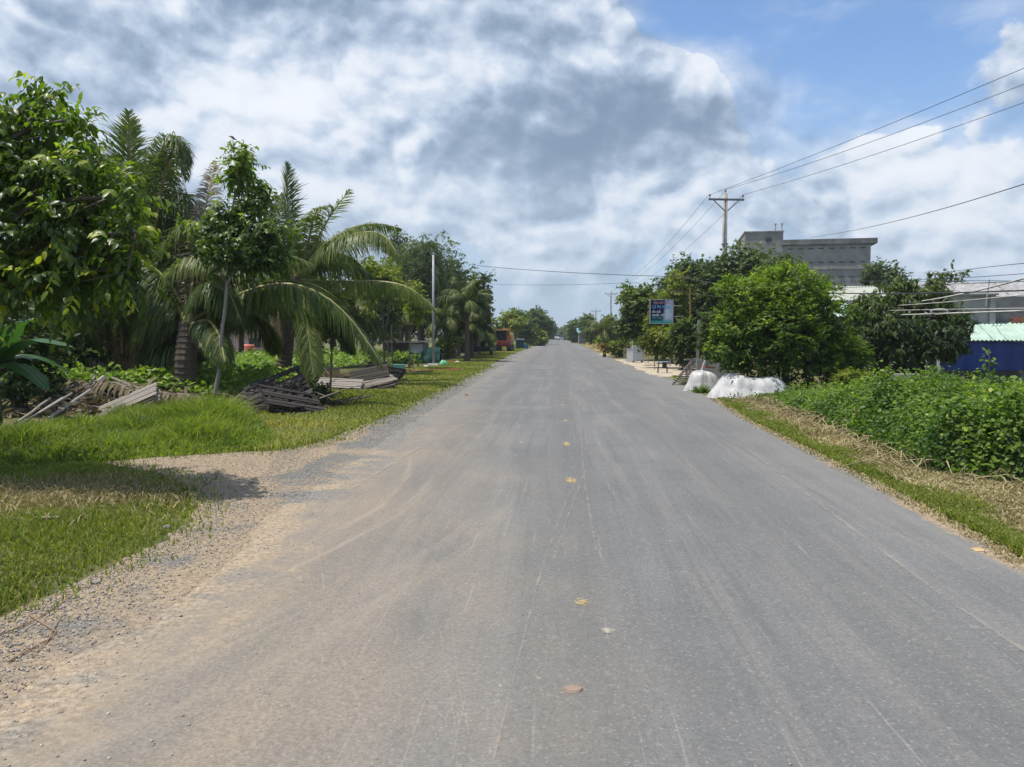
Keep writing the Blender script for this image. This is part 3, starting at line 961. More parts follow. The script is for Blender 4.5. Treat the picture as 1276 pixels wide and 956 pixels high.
def scatter(rg, poly, n, dmin=2.5, power=1.0):
    """points in a polygon, denser near the camera"""
    P = np.array(poly)
    x0, y0 = P.min(0)
    x1, y1 = P.max(0)
    ox, oy = [], []
    tot = 0
    while tot < n:
        m = n * 2
        u = rg.random(m)
        if power > 0:
            a, b = max(y0, dmin), y1
            y = a * (b / a) ** u if power == 1 else a + (b - a) * u ** (1 + power)
        else:
            y = y0 + (y1 - y0) * u
        x = x0 + (x1 - x0) * rg.random(m)
        k = inpoly(x, y, poly)
        ox.append(x[k])
        oy.append(y[k])
        tot += k.sum()
        if k.sum() == 0:
            break
    return np.concatenate(ox)[:n], np.concatenate(oy)[:n]

def edge_dist0(x, y, poly):
    P = np.array(poly)
    d = np.full(len(x), 1e9)
    for i in range(len(P)):
        a, b = P[i], P[(i + 1) % len(P)]
        ab = b - a
        t = np.clip(((x - a[0]) * ab[0] + (y - a[1]) * ab[1]) / (ab @ ab + 1e-9), 0, 1)
        d = np.minimum(d, np.hypot(x - a[0] - t * ab[0], y - a[1] - t * ab[1]))
    return d
rg = np.random.default_rng(11)
# turf between the road and the dirt track, left of the camera
polyA = [(-3.05, 2.6)] + A_edge + [(-9.5, 9.8), (-9.5, 4.0), (-6.0, 2.6)]
polyA_s = [(x - 0.04, y) for x, y in polyA]
g = G()
x, y = scatter(rg, polyA_s, 110000, 3.6, 1)
nz = vnoise(x, y, 1.6, 1)
h = (0.02 + 0.10 * nz ** 1.5 + 0.02 * rg.random(len(x))) * np.where(y > 7.6, 1.35, 1.0) * (0.4 + 0.6 * np.clip(edge_dist0(x, y, polyA) / .35, 0, 1))
thin_ = rg.random(len(x)) < 0.35 + 0.9 * vnoise(x, y, 2.8, 91)
x, y, h = x[thin_], y[thin_], h[thin_]
tn = np.clip(0.25 + 0.5 * vnoise(x, y, 0.9, 2) + 0.18 * rg.normal(size=len(x)), 0, 0.85)
tn = np.where(rg.random(len(x)) < 0.06 + 0.5 * np.clip(vnoise(x, y, 1.4, 3) - .45, 0, 1), 0.95, tn)
blades(g, rg, x, y, h, 0.006 + 0.0007 * y, tn, 0.8)
struct(g.build('grass', L_GRASS), 'stuff')
# sparse blades creeping over the gravel margins
g = G()
ex = wobble(A_edge + B_edge, 0.03, 0.10, 12)
ex = np.array(ex)
k = ex[:, 1] < 40
ex = np.repeat(ex[k], 9, 0) + rg.normal(size=(k.sum() * 9, 2)) * 0.13
blades(g, rg, ex[:, 0], ex[:, 1], 0.02 + 0.05 * rg.random(len(ex)), 0.006 + 0.0009 * ex[:, 1], np.clip(0.5 + 0.3 * rg.normal(size=len(ex)), 0, 1), 0.9)
struct(g.build('grass', L_GRASS), 'stuff')
# verge running down the left of the road
polyC = B_edge[2:] + [(-4.0, 150), (-9, 150), (-6.9, 60), (-6.9, 30), (-6.4, 21), (-6.6, 17), (-6.2, 12.5)]
g = G()
x, y = scatter(rg, polyC, 95000, 9, 1)
nz = vnoise(x, y, 0.8, 4)
dryness = vnoise(x, y, 0.45, 6)
h = 0.045 + 0.09 * nz
tn = np.clip(0.35 + 0.35 * dryness + 0.2 * rg.normal(size=len(x)), 0, 0.85)
tn = np.where(rg.random(len(x)) < 0.75 * dryness ** 1.5 + 0.06, 0.95, tn)
kp = rg.random(len(x)) < 0.30 + 1.0 * vnoise(x, y, 1.1, 92)
x, y, h, tn = x[kp], y[kp], h[kp] * .85, tn[kp]
blades(g, rg, x, y, h, 0.008 + 0.0010 * y, tn, 0.9)
struct(g.build('grass', L_GRASS), 'stuff')
# tall grass mound behind the dirt track
g = G()
polyB = E([(335, 560), (345, 545), (300, 520), (240, 512), (150, 522), (60, 545), (-60, 555), (-200, 560), (-200, 590), (0, 583), (120, 577), (200, 570), (270, 566)])
x, y = scatter(rg, polyB, 60000, 8, 0)
cx = np.clip((x + 9) / 5, 0, 1)
e = vnoise(x, y, 0.9, 8)
# taller over the middle of the mound
pB = np.array(E([(250, 535)]))[0]
bump_ = np.exp(-((x - pB[0]) ** 2 / 2.6 + (y - pB[1]) ** 2 / 3.0))
h = (0.08 + 0.30 * e * vnoise(x, y, 2.2, 88) * 1.5 + 0.34 * bump_) * rg.uniform(0.5, 1.2, len(x)) * (0.35 + 0.65 * np.clip(edge_dist0(x, y, polyB) / .5, 0, 1))
tn = np.clip(0.15 + 0.65 * vnoise(x, y, 1.7, 9) + 0.2 * rg.normal(size=len(x)), 0, 0.85)
tn = np.where(rg.random(len(x)) < 0.16, 0.95, tn)
blades(g, rg, x, y, h, 0.017, tn, 0.75)
struct(g.build('tall_grass', L_TALL), 'stuff')
# right verge: green fringe at the road, dry mown strip behind it
RE = [(3.5, 2.5)] + right_edge + [(4.4, 29)]
REa = np.array(RE)
def right_x(y):
    return np.interp(y, REa[:, 1], REa[:, 0])
g = G()
n = 52000
y = 3.2 * (30 / 3.2) ** rg.random(n)
off = 0.03 + np.abs(rg.normal(size=n)) * 0.13 + 0.34 * rg.random(n) ** 1.5
x = right_x(y) + off - 0.02
nn_ = vnoise(x, y, 1.5, 21)
kp = rg.random(n) < (1.5 * nn_ - .1)
x, y, off, nn_ = x[kp], y[kp], off[kp], nn_[kp]
tn = np.clip(0.30 + 0.4 * nn_ + 0.2 * rg.normal(size=len(x)), 0, 0.85)
tn = np.where(rg.random(len(x)) < 0.10, 0.95, tn)
blades(g, rg, x, y, (0.02 + 0.085 * nn_) * rg.uniform(0.6, 1.2, len(x)), 0.008 + 0.0009 * y, tn, 0.9)
struct(g.build('grass', L_GRASS), 'stuff')
g = G()
n = 85000
y = 3.2 * (30 / 3.2) ** rg.random(n)
x = right_x(y) + 0.28 + 1.75 * rg.random(n)
tn = np.clip(0.5 + 0.25 * rg.normal(size=n) + 0.3 * (vnoise(x, y, 1.2, 22) - 0.5), 0, 1)
blades(g, rg, x, y, 0.02 + 0.06 * rg.random(n), 0.009 + 0.0009 * y, tn, 1.6)
struct(g.build('dry_grass', L_STRAW), 'stuff')
g = G()
n = 7000
y = 3.2 * (30 / 3.2) ** rg.random(n)
x = right_x(y) + 0.06 * rg.normal(size=n) - 0.02
blades(g, rg, x, y, 0.012 + 0.03 * rg.random(n), 0.007 + 0.0009 * y, rg.random(n), 1.6)
struct(g.build('dry_grass', L_STRAW), 'stuff')
# mown cuttings lying on the near turf
g = G()
c0 = GP(70, 622)
n = 5000
x, y = c0.x + rg.normal(size=n) * 0.75, c0.y + rg.normal(size=n) * 0.45
k = inpoly(x, y, polyA)
x, y = x[k], y[k]
blades(g, rg, x, y, 0.03 + 0.07 * rg.random(len(x)), 0.010, 0.6 * rg.random(len(x)), 1.7, z0=0.05)
struct(g.build('dry_grass', L_STRAW), 'stuff')

# ------------------------------------------------------------------ loose stones on the gravel
def ico():
    t = (1 + 5 ** 0.5) / 2
    v = np.array([(-1, t, 0), (1, t, 0), (-1, -t, 0), (1, -t, 0), (0, -1, t), (0, 1, t), (0, -1, -t), (0, 1, -t), (t, 0, -1), (t, 0, 1), (-t, 0, -1), (-t, 0, 1)], float)
    f = [(0, 11, 5), (0, 5, 1), (0, 1, 7), (0, 7, 10), (0, 10, 11), (1, 5, 9), (5, 11, 4), (11, 10, 2), (10, 7, 6), (7, 1, 8), (3, 9, 4), (3, 4, 2), (3, 2, 6), (3, 6, 8), (3, 8, 9), (4, 9, 5), (2, 4, 11), (6, 2, 10), (8, 6, 7), (9, 8, 1)]
    return nrm(v), f
OCT = (np.array([(1, 0, 0), (-1, 0, 0), (0, 1, 0), (0, -1, 0), (0, 0, 1), (0, 0, -1)], float), [], [(0, 2, 4), (2, 1, 4), (1, 3, 4), (3, 0, 4), (2, 0, 5), (1, 2, 5), (3, 1, 5), (0, 3, 5)])
g = G()
n = 26000
y = 2.6 * (26 / 2.6) ** rg.random(n)
gl_a = np.array(sorted([(b, a) for a, b in (([(-3.05, 2)] + A_edge[:5] + E([(330, 590)]) + B_edge[3:]))]))
xe = np.interp(y, gl_a[:, 0], gl_a[:, 1])
x = xe + np.abs(rg.normal(size=n)) * 0.45 + 0.02
keepn = (rg.random(n) < 0.25 + vnoise(x, y, 1.3, 31)) & (x < 0)
x, y = x[keepn], y[keepn]
sz = 0.0025 + 0.009 * rg.random(len(x)) ** 6 + 0.00012 * y
g.inst(np.stack([x, y, np.full(len(x), 0.008)], 1), rg.normal(size=(len(x), 3)) * [1, 1, .3], rg.normal(size=(len(x), 3)) * 0.3 + Zv, sz, OCT, rg.random(len(x)), Sw=sz * 0.75)
struct(g.build('gravel', STONE), 'stuff')
g = G()   # track mouth and scattered chips over the near lane
pathpoly = A_edge[4:] + B_edge[:5] + E([(330, 600)])
x, y = scatter(rg, pathpoly, 4500, 6, 0)
x2, y2 = rg.uniform(-2.6, 3.3, 2600), 2.3 * (20 / 2.3) ** rg.random(2600)
kp = rg.random(2600) < np.clip(0.10 + np.clip(-x2 / 3, 0, 1), 0, 1)
x, y = np.concatenate([x, x2[kp]]), np.concatenate([y, y2[kp]])
sz = 0.002 + 0.007 * rg.random(len(x)) ** 6 + 0.0001 * y
g.inst(np.stack([x, y, np.full(len(x), 0.010)], 1), rg.normal(size=(len(x), 3)) * [1, 1, .3], rg.normal(size=(len(x), 3)) * 0.3 + Zv, sz, OCT, rg.random(len(x)), Sw=sz * 0.75)
struct(g.build('gravel', STONE), 'stuff')
iv, ifc = ico()
def rock(px, py, s, label, mat=STONE, seed=0, flat=0.6):
    c = GP(px, py)
    r_ = np.random.default_rng(seed)
    v = iv * (1 + 0.18 * r_.normal(size=(12, 1))) * np.array((s, s * 0.8, s * flat)) + np.array((c.x, c.y, s * flat * 0.6))
    g = G()
    g.add(v, tris=ifc, tint=r_.random())
    return tag(g.build('stone', mat, origin=(c.x, c.y, 0)), label, 'stone')
rock(208, 659, 0.035, 'small pale stone at the edge of the turf beside the gravel', STONE, 1)
rock(226, 770, 0.014, 'small dark stone lying alone on the dusty lane', BLACK, 2)
rock(119, 728, 0.03, 'grey lump of rubble on the gravel edge below the turf', STONE, 3)
rock(1218, 686, 0.05, 'flat tan wood chip on the far edge of the asphalt by the fringe', PAPER, 4, 0.25)
rock(968, 720, 0.012, 'tiny dark chip on the clean grey lane', BLACK, 5, 0.4)
rock(581, 493, 0.06, 'dark brown clod on the left lane far from the camera', TERRA, 6, 0.4)
# twigs on the near gravel
for i, pts in enumerate([[(0, 795), (45, 775), (85, 748), (100, 735)], [(10, 828), (60, 800), (75, 772)], [(38, 770), (70, 790), (40, 822)]]):
    g = G()
    P = [GP(*p) + Vector((0, 0, 0.014)) for p in pts]
    g.tube(P, np.linspace(0.005, 0.002, len(P)), 5, tint=0.8)
    tag(g.build('twig', plainmat('twig_bark', (.25, .17, .10), .85), origin=(P[0].x, P[0].y, 0)), ['long dry twig lying on the sandy gravel edge', 'short dry twig crossing the gravel below the long one', 'hooked dry twig curled on the gravel'][i], 'twig', 'dry twigs on the gravel')
g = G()
c = GP(64, 655)
g.box((c.x, c.y, 0.07), (0.13, 0.03, 0.012), (0.2, 0.1, 0.6), 0.9)
tag(g.build('wood_chip', WOOD_GREY, origin=(c.x, c.y, 0)), 'pale splinter of wood lying in the sunlit turf', 'wood chip')

# ------------------------------------------------------------------ vine thicket on the right
rg = np.random.default_rng(31)
thick = E([(1276, 606), (1220, 600), (1150, 588), (1090, 560), (1050, 540), (1000, 520), (950, 502), (900, 496), (880, 488)]) + [(6.0, 20.5), (7.6, 20), (9.5, 16), (10.5, 11.5), (9, 5.5), (5.2, 5.5)]
TP = np.array(thick)
def edge_dist(x, y, poly):
    P = np.array(poly)
    d = np.full(len(x), 1e9)
    for i in range(len(P)):
        a, b = P[i], P[(i + 1) % len(P)]
        ab = b - a
        t = np.clip(((x - a[0]) * ab[0] + (y - a[1]) * ab[1]) / (ab @ ab + 1e-9), 0, 1)
        d = np.minimum(d, np.hypot(x - a[0] - t * ab[0], y - a[1] - t * ab[1]))
    return d
def thick_h(x, y):
    d = edge_dist(x, y, thick)
    top = np.interp(y, [6, 10, 14, 17, 21], [0.93, 0.88, 0.60, 0.32, 0.14])
    b = 0.42 + 0.72 * vnoise(x, y, 0.8, 41) + 0.46 * vnoise(x, y, 2.2, 42)
    return top * b * (1 - np.exp(-d / 0.24)) * (0.80 + 0.5 * vnoise(x, y, 1.4, 47) ** 2) + 0.04
n = 105000
x, y = scatter(rg, thick, n, 5.5, 0)
# more leaves where they show: nearer the road side
z = thick_h(x, y)
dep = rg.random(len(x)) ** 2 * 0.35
dep = np.where(rg.random(len(x)) < 0.05, -0.20 * rg.random(len(x)), dep)
zz = np.maximum(z - dep, 0.02)
e_ = 0.05
gx = (thick_h(x + e_, y) - z) / e_
gy = (thick_h(x, y + e_) - z) / e_
N = nrm(np.stack([-gx, -gy, np.ones(len(x))], 1)) + rg.normal(size=(len(x), 3)) * 0.42 + Zv * 0.3
X = rg.normal(size=(len(x), 3)) * [1, 1, 0.4] - Zv * 0.25
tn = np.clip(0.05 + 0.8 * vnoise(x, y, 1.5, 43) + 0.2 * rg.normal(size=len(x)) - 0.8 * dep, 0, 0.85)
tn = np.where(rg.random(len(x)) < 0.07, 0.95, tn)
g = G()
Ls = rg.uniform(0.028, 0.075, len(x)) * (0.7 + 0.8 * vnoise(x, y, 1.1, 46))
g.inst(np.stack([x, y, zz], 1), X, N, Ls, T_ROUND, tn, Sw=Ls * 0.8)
# shoots standing above the mass, of uneven height
for i in range(170):
    yy = 6.0 + 13.5 * rg.random() ** 1.3
    xx = 5.0 + 4.5 * rg.random()
    if not inpoly(np.array([xx]), np.array([yy]), thick)[0]:
        continue
    zb = float(thick_h(np.array([xx]), np.array([yy]))[0])
    L = rg.uniform(.10, .34) * (1 if yy < 12 else .6)
    d_ = nrm(np.array((rg.normal() * .35, rg.normal() * .35, 1.0)))
    m_ = int(8 + L * 50)
    s_ = rg.random(m_)
    Pq = np.array((xx, yy, zb - .08)) + d_ * ((L + .08) * s_)[:, None] + rg.normal(size=(m_, 3)) * .018
    g.tube([(xx, yy, zb - .1), tuple(np.array((xx, yy, zb - .08)) + d_ * (L + .06))], [.005, .002], 3, tint=.6, caps=False)
    lq = rg.uniform(.03, .075, m_)
    g.inst(Pq, rg.normal(size=(m_, 3)) + d_ * .3, Zv * .8 + rg.normal(size=(m_, 3)) * .4, lq, T_ROUND, np.clip(rg.uniform(.2, .95) + .1 * rg.normal(size=m_), 0, 1), Sw=lq * .7)
# the steep roadside face
xs_, ys_ = scatter(rg, thick, 260000, 5.5, 0)
dd_ = edge_dist(xs_, ys_, thick)
k = (dd_ < 0.55) & (xs_ < 7.6)
xs_, ys_ = xs_[k][:34000], ys_[k][:34000]
hh_ = thick_h(xs_, ys_)
zf_ = hh_ * rg.random(len(xs_)) ** .8
Lf_ = rg.uniform(0.028, 0.07, len(xs_))
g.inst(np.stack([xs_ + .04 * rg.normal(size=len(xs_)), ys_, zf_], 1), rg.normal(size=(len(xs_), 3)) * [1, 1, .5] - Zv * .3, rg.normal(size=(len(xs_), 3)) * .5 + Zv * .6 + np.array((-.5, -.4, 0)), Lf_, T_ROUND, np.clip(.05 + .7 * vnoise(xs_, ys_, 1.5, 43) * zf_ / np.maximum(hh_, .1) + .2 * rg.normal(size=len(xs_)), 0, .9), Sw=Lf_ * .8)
# dark inner sheet: darkest leaf tint stands in for the shade inside the thicket
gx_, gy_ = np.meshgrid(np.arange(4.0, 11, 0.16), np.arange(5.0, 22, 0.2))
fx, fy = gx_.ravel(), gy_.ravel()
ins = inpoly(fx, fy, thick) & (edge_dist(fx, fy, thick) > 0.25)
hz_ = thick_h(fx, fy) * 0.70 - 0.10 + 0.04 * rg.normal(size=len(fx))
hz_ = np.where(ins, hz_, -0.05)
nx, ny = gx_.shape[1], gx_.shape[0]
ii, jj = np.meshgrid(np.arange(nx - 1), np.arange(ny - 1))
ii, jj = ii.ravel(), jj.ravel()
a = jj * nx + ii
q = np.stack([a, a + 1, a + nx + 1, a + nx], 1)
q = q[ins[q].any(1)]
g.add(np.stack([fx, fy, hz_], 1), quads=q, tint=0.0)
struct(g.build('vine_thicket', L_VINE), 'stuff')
# withered leaves caught in it
g = G()
x, y = scatter(rg, thick, 7000, 5.5, 0)
k = vnoise(x, y, 1.3, 48) > .52
x, y = x[k], y[k]
z = thick_h(x, y) * (.55 + .47 * rg.random(len(x)))
lq = rg.uniform(.03, .08, len(x))
g.inst(np.stack([x, y, z], 1), rg.normal(size=(len(x), 3)), rg.normal(size=(len(x), 3)) * .7 + Zv, lq, T_ROUND, rg.random(len(x)), Sw=lq * .6)
struct(g.build('withered_leaves', L_DEAD), 'stuff')
# dry trailing vines at its foot
g = G()
for i in range(620):
    yy = rg.uniform(6.5, 19)
    xx = np.interp(yy, sorted(TP[:9, 1]), TP[:9, 0][np.argsort(TP[:9, 1])]) + rg.normal() * 0.28 + 0.1
    az = rg.random() * 6.28
    L = rg.uniform(0.2, 0.6)
    pts = [(xx + math.cos(az) * L * s + 0.05 * rg.normal(), yy + math.sin(az) * L * s, 0.03 + 0.18 * math.sin(s * 3.1) * rg.random()) for s in (0, .35, .7, 1)]
    g.tube(pts, 0.007, 3, tint=rg.random(), caps=False)
struct(g.build('dry_vines', L_STRAW), 'stuff')
# low leafy weeds between thicket and verge
g = G()
n = 9000
y = rg.uniform(7, 24, n)
x = np.interp(y, REa[:, 1], REa[:, 0]) + 0.5 + 1.3 * rg.random(n)
k = vnoise(x, y, 0.9, 51) > 0.60
x, y = x[k], y[k]
Ls = rg.uniform(0.03, 0.07, len(x))
g.inst(np.stack([x, y, 0.02 + 0.10 * rg.random(len(x))], 1), rg.normal(size=(len(x), 3)) * [1, 1, .3], Zv + rg.normal(size=(len(x), 3)) * .4, Ls, T_ROUND, np.clip(.4 + .2 * rg.normal(size=len(x)), 0, 1), Sw=Ls)
struct(g.build('weeds', L_VINE), 'stuff')

# climbing stem with pale flowers
def climber(name, px, ybase, ytop, Y, label, wid=0.10, n=26, mat=L_VINE):
    b, tpt = W(px, ybase, Y), W(px + rg.uniform(-3, 3), ytop, Y)
    b.z = 0
    root = thing(name, label, 'climbing plant', (b.x, b.y, 0))
    g = G()
    g.tube([b, (b + tpt) / 2 + Vector((0.03, 0, 0)), tpt], [0.012, 0.01, 0.006], 5)
    g.build('stem', WOOD_GREY, root)
    g = G()
    s = rg.random(n * 4) ** 0.8
    P = np.array(tuple(b))[None] + (np.array(tuple(tpt)) - np.array(tuple(b)))[None] * s[:, None] + rg.normal(size=(n * 4, 3)) * wid * (1.15 - 0.7 * s)[:, None]
    g.inst(P, rg.normal(size=(n * 4, 3)) - Zv * .4, rg.normal(size=(n * 4, 3)) * .5 + Zv, rg.uniform(.05, .10, n * 4), T_ROUND, np.clip(.5 + .3 * rg.normal(size=n * 4), 0, 1))
    g.build('foliage', mat, root)
    for i in range(6 if n > 20 else 2):
        g = G()
        p = P[np.argsort(-s)[i * 3]]
        g.inst(np.repeat(p[None], 5, 0), np.stack([np.cos(np.arange(5) * 1.256), np.sin(np.arange(5) * 1.256), np.full(5, .3)], 1), np.repeat(Zv[None], 5, 0), np.full(5, .028), T_ROUND, np.full(5, .9))
        g.tube([p + np.array((0, 0, -.012)), p + np.array((0, 0, .012))], .008, 5)
        g.build('flower', WHITEP, root)
climber('flowering_climber', 1230, 480, 437, 11.5, 'tall climbing stem with pale flowers rising from the vine thicket before the blue curtain')
climber('leafy_sprig', 1112, 478, 452, 16, 'short leafy sprig poking above the thicket before the dark doorway', .07, 10)
climber('leafy_sprig', 1172, 476, 458, 13.5, 'leafy sprig poking above the thicket below the white post', .06, 9)

# ------------------------------------------------------------------ broad field of leafy plants, left
rg = np.random.default_rng(41)
n = 52000
y = 17.5 * (48 / 17.5) ** rg.random(n)
x = -7.6 - 0.06 * (y - 17) - (6 + 0.55 * y) * rg.random(n)
h = 0.25 + 0.55 * vnoise(x, y, 0.5, 61) + 0.25 * vnoise(x, y, 1.9, 62)
z = h * (0.45 + 0.6 * rg.random(n))
g = G()
Ls = rg.uniform(0.08, 0.19, n) * (0.8 + y * 0.008)
tn = np.clip(0.30 + 0.45 * vnoise(x, y, 0.8, 63) + 0.2 * rg.normal(size=n), 0, 0.85)
tn = np.where(rg.random(n) < 0.08, 0.95, tn)
g.inst(np.stack([x, y, z], 1), rg.normal(size=(n, 3)) * [1, 1, .5], Zv * 1.0 + rg.normal(size=(n, 3)) * 0.55 + np.array((0, -0.5, 0)), Ls, T_ROUND, tn, Sw=Ls * 0.8)
struct(g.build('leafy_field_plants', L_FIELD), 'stuff')

# ------------------------------------------------------------------ left: big broad-leaved tree hanging over the turf
tb = Vector((-6.9, 7.9, 0))
lob = []
for (px, py, Y, rx, rz) in [(-60, 220, 8.0, 1.0, .85), (15, 150, 7.8, .62, .42), (55, 118, 7.8, .30, .20), (85, 150, 7.6, .26, .14), (20, 230, 7.8, .75, .40), (100, 215, 7.5, .50, .26), (150, 245, 7.4, .34, .18), (60, 290, 7.7, .75, .34), (140, 300, 7.4, .42, .20),
                            (170, 290, 7.3, .20, .14), (20, 325, 7.8, .85, .38), (105, 342, 7.5, .55, .24), (160, 335, 7.3, .26, .14), (60, 190, 7.9, .7, .4), (110, 275, 7.7, .62, .34), (60, 340, 7.9, .7, .35), (-180, 330, 8.4, 1.4, 1.4), (-110, 190, 8.2, 1.0, .8)]:
    c = W(px, py, Y)
    lob.append((c.x - tb.x, c.y - tb.y, c.z, rx, rx * 0.95, rz))
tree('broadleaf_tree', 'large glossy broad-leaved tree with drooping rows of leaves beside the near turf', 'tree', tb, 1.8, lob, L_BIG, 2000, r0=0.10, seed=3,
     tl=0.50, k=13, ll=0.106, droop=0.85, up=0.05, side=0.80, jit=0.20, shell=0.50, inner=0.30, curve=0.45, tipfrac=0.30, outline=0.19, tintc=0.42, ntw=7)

# slender young tree standing before the palms
sb = GP(266, 506)
lob = []
for (px, py, rx, rz) in [(302, 200, .42, .42), (296, 222, .50, .38), (318, 252, .48, .38), (285, 268, .62, .42), (300, 300, .98, .52), (335, 315, .62, .40), (262, 285, .66, .40), (335, 285, .66, .38), (270, 315, .5, .3), (325, 235, .34, .3), (305, 330, .7, .2)]:
    c = W(px, py, sb.y)
    lob.append((c.x - sb.x, c.y - sb.y, c.z, rx, rx * 0.9, rz))
tp = W(286, 330, sb.y)
tree('slender_tree', 'slender young tree with a thin pale trunk and a small leafy crown', 'tree', sb, 3, lob, L_SLIM, 1000, bark=BARK_PALE, r0=0.050, top=tp, seed=5,
     tl=0.32, k=8, ll=0.135, droop=0.75, up=0.3, side=0.9, jit=0.35, shell=0.5, inner=0.4, curve=0.4, tipfrac=0.06, outline=0.12, tintc=0.58, ntw=6, wob=0.12)
g = G()
bp = W(290, 172, sb.y)
g.tube([bp + Vector((0.02, 0, -0.22)), bp + Vector((0, 0, -0.04))], 0.008, 4)
g.tube([bp + Vector((-0.07, 0, .035)), bp + Vector((-0.04, 0, .03)), bp + Vector((0, 0, 0.01)), bp + Vector((0.03, 0, -0.02)), bp + Vector((0.09, 0, -0.045))], [0.008, 0.02, 0.032, 0.022, 0.006], 6)
g.tube([bp + Vector((-0.065, 0, .035)), bp + Vector((-0.105, 0, .03))], [0.008, 0.002], 4)
tag(g.build('bird', BARK, origin=bp, smooth=True), 'small dark bird perched on the top twig of the slender tree', 'bird')

# ------------------------------------------------------------------ coconut palms, left
def palm(name, label, base, trunk, fronds, mat=L_PALM, r0=0.22, r1=0.15, group=None, seed=0):
    rg = np.random.default_rng(seed + 500)
    root = thing(name, label, 'palm', (base[0], base[1], 0), group=group)
    if trunk is not None:
        g = G()
        ringed_trunk(g, trunk, r0, r1, rings=max(8, int(np.linalg.norm(np.array(tuple(trunk[0])) - np.array(tuple(trunk[-1]))) / 0.14)))
        g.build('trunk', BARK_PALM, root)
    for f in fronds:
        g = G()
        kw = dict(f[1]) if isinstance(f, tuple) else {}
        pts = f[0] if isinstance(f, tuple) else f
        m = kw.pop('mat', mat)
        rm = kw.pop('rm', RACHIS)
        frond(g, rg, pts, **kw)
        g.build('frond', [m, rm], root)
    return root
def pf(Y0, Y1, *px, n=18):
    """frond spine through photo pixels, depth running from Y0 to Y1"""
    k = len(px)
    pts = [W(p[0], p[1], Y0 + (Y1 - Y0) * (i / (k - 1))) for i, p in enumerate(px)]
    P = np.array([tuple(p) for p in pts])
    t, s = np.linspace(0, 1, k), np.linspace(0, 1, n)
    Q = np.stack([np.interp(s, t, P[:, i]) for i in range(3)], 1)
    for _ in range(3):
        Q[1:-1] = (Q[:-2] + 2 * Q[1:-1] + Q[2:]) / 4
    return Q

Lf = dict(leaf=1.3, nl=240, droop=0.42, width=0.026, r=0.055)
DEF_NL = 150
# palm with hardly any trunk, long stalks rising from the ground
b1 = GP(158, 492)
fr = []
Yp = b1.y
def F(*a, **k):
    kw = dict(Lf)
    kw.update(k)
    fr.append((a[0], kw))
F(pf(Yp, Yp - .5, (155, 480), (150, 400), (158, 280), (160, 190), (161, 138)), droop=0.06, lift=-0.1, leaf=1.15, tintc=.5)
F(pf(Yp, Yp - 1, (160, 480), (175, 400), (190, 290), (205, 210), (222, 165), (233, 225)), droop=0.5, leaf=1.0, tintc=.35)
F(pf(Yp, Yp + 1, (158, 480), (172, 400), (205, 300), (222, 250), (236, 262), (240, 330)), droop=0.75, leaf=1.1, tintc=.35)
F(pf(Yp, Yp - 3, (162, 480), (175, 430), (205, 350), (240, 315), (262, 322), (285, 360)), droop=0.95, leaf=.9, tintc=.6)
F(pf(Yp, Yp - 2, (165, 482), (200, 430), (225, 395), (262, 365), (300, 352), (345, 358)), droop=0.75, leaf=1.0)
F(pf(Yp, Yp - 1, (150, 480), (130, 420), (112, 340), (95, 290), (60, 270)), droop=0.9, leaf=1.0, tintc=.4)
F(pf(Yp, Yp - 2, (150, 482), (120, 430), (90, 390), (50, 375), (10, 400)), droop=0.8, leaf=1.0, tintc=.3)
F(pf(Yp, Yp + 2, (152, 480), (140, 400), (128, 300), (112, 230), (92, 190)), droop=0.5, leaf=1.0, tintc=.3)
F(pf(Yp, Yp + 2, (158, 480), (168, 400), (182, 330), (190, 300), (205, 290)), droop=1.1, leaf=1.0, tintc=.2)
F(pf(Yp, Yp - 1, (158, 482), (185, 440), (210, 400), (235, 380), (252, 400)), droop=1.0, leaf=1.0, tintc=.25)
F(pf(Yp, Yp + 3, (155, 482), (150, 430), (165, 370), (200, 345), (240, 340)), droop=1.0, leaf=1.1, tintc=.2)
F(pf(Yp, Yp + 1, (150, 482), (145, 430), (150, 360), (155, 300), (140, 270)), droop=1.0, leaf=1.1, tintc=.2)
F(pf(Yp, Yp - 1.5, (158, 482), (190, 400), (215, 310), (240, 270), (262, 290)), droop=0.7, leaf=1.25, tintc=.45)
F(pf(Yp, Yp + 1.5, (158, 482), (180, 380), (190, 260), (198, 200), (212, 175)), droop=0.5, leaf=1.3, tintc=.3)
F(pf(Yp, Yp + .5, (156, 482), (152, 400), (172, 320), (212, 290), (250, 320)), droop=0.9, leaf=1.3, tintc=.25)
F(pf(Yp, Yp + .5, (152, 482), (140, 380), (120, 260), (100, 220), (70, 230)), droop=0.8, leaf=1.3, tintc=.25)
F(pf(Yp, Yp - 1, (154, 484), (138, 455), (118, 445), (100, 462)), droop=1.3, leaf=.8, tintc=.5, mat=L_DEAD, ragged=.3)
F(pf(Yp, Yp - .5, (160, 484), (172, 440), (190, 425), (205, 455)), droop=1.3, leaf=.8, tintc=.5, mat=L_DEAD, ragged=.3)
for j_, pts_ in enumerate([((158, 480), (170, 380), (188, 260), (200, 180), (218, 160), (236, 200)), ((158, 480), (175, 390), (200, 290), (222, 235), (240, 245), (246, 300)), ((156, 480), (160, 380), (172, 270), (184, 200), (200, 185), (215, 230)),
                            ((160, 480), (185, 400), (215, 320), (240, 280), (262, 290), (275, 340)), ((156, 480), (150, 380), (146, 270), (140, 200), (126, 185), (112, 230)), ((156, 480), (160, 400), (180, 330), (200, 300), (222, 320)), ((154, 480), (148, 390), (130, 310), (105, 280), (85, 310))]):
    F(pf(Yp, Yp - .8 + .4 * j_, *pts_), droop=.75 + .05 * j_, leaf=1.55, tintc=.25 + .06 * j_, nl=260, width=.026)
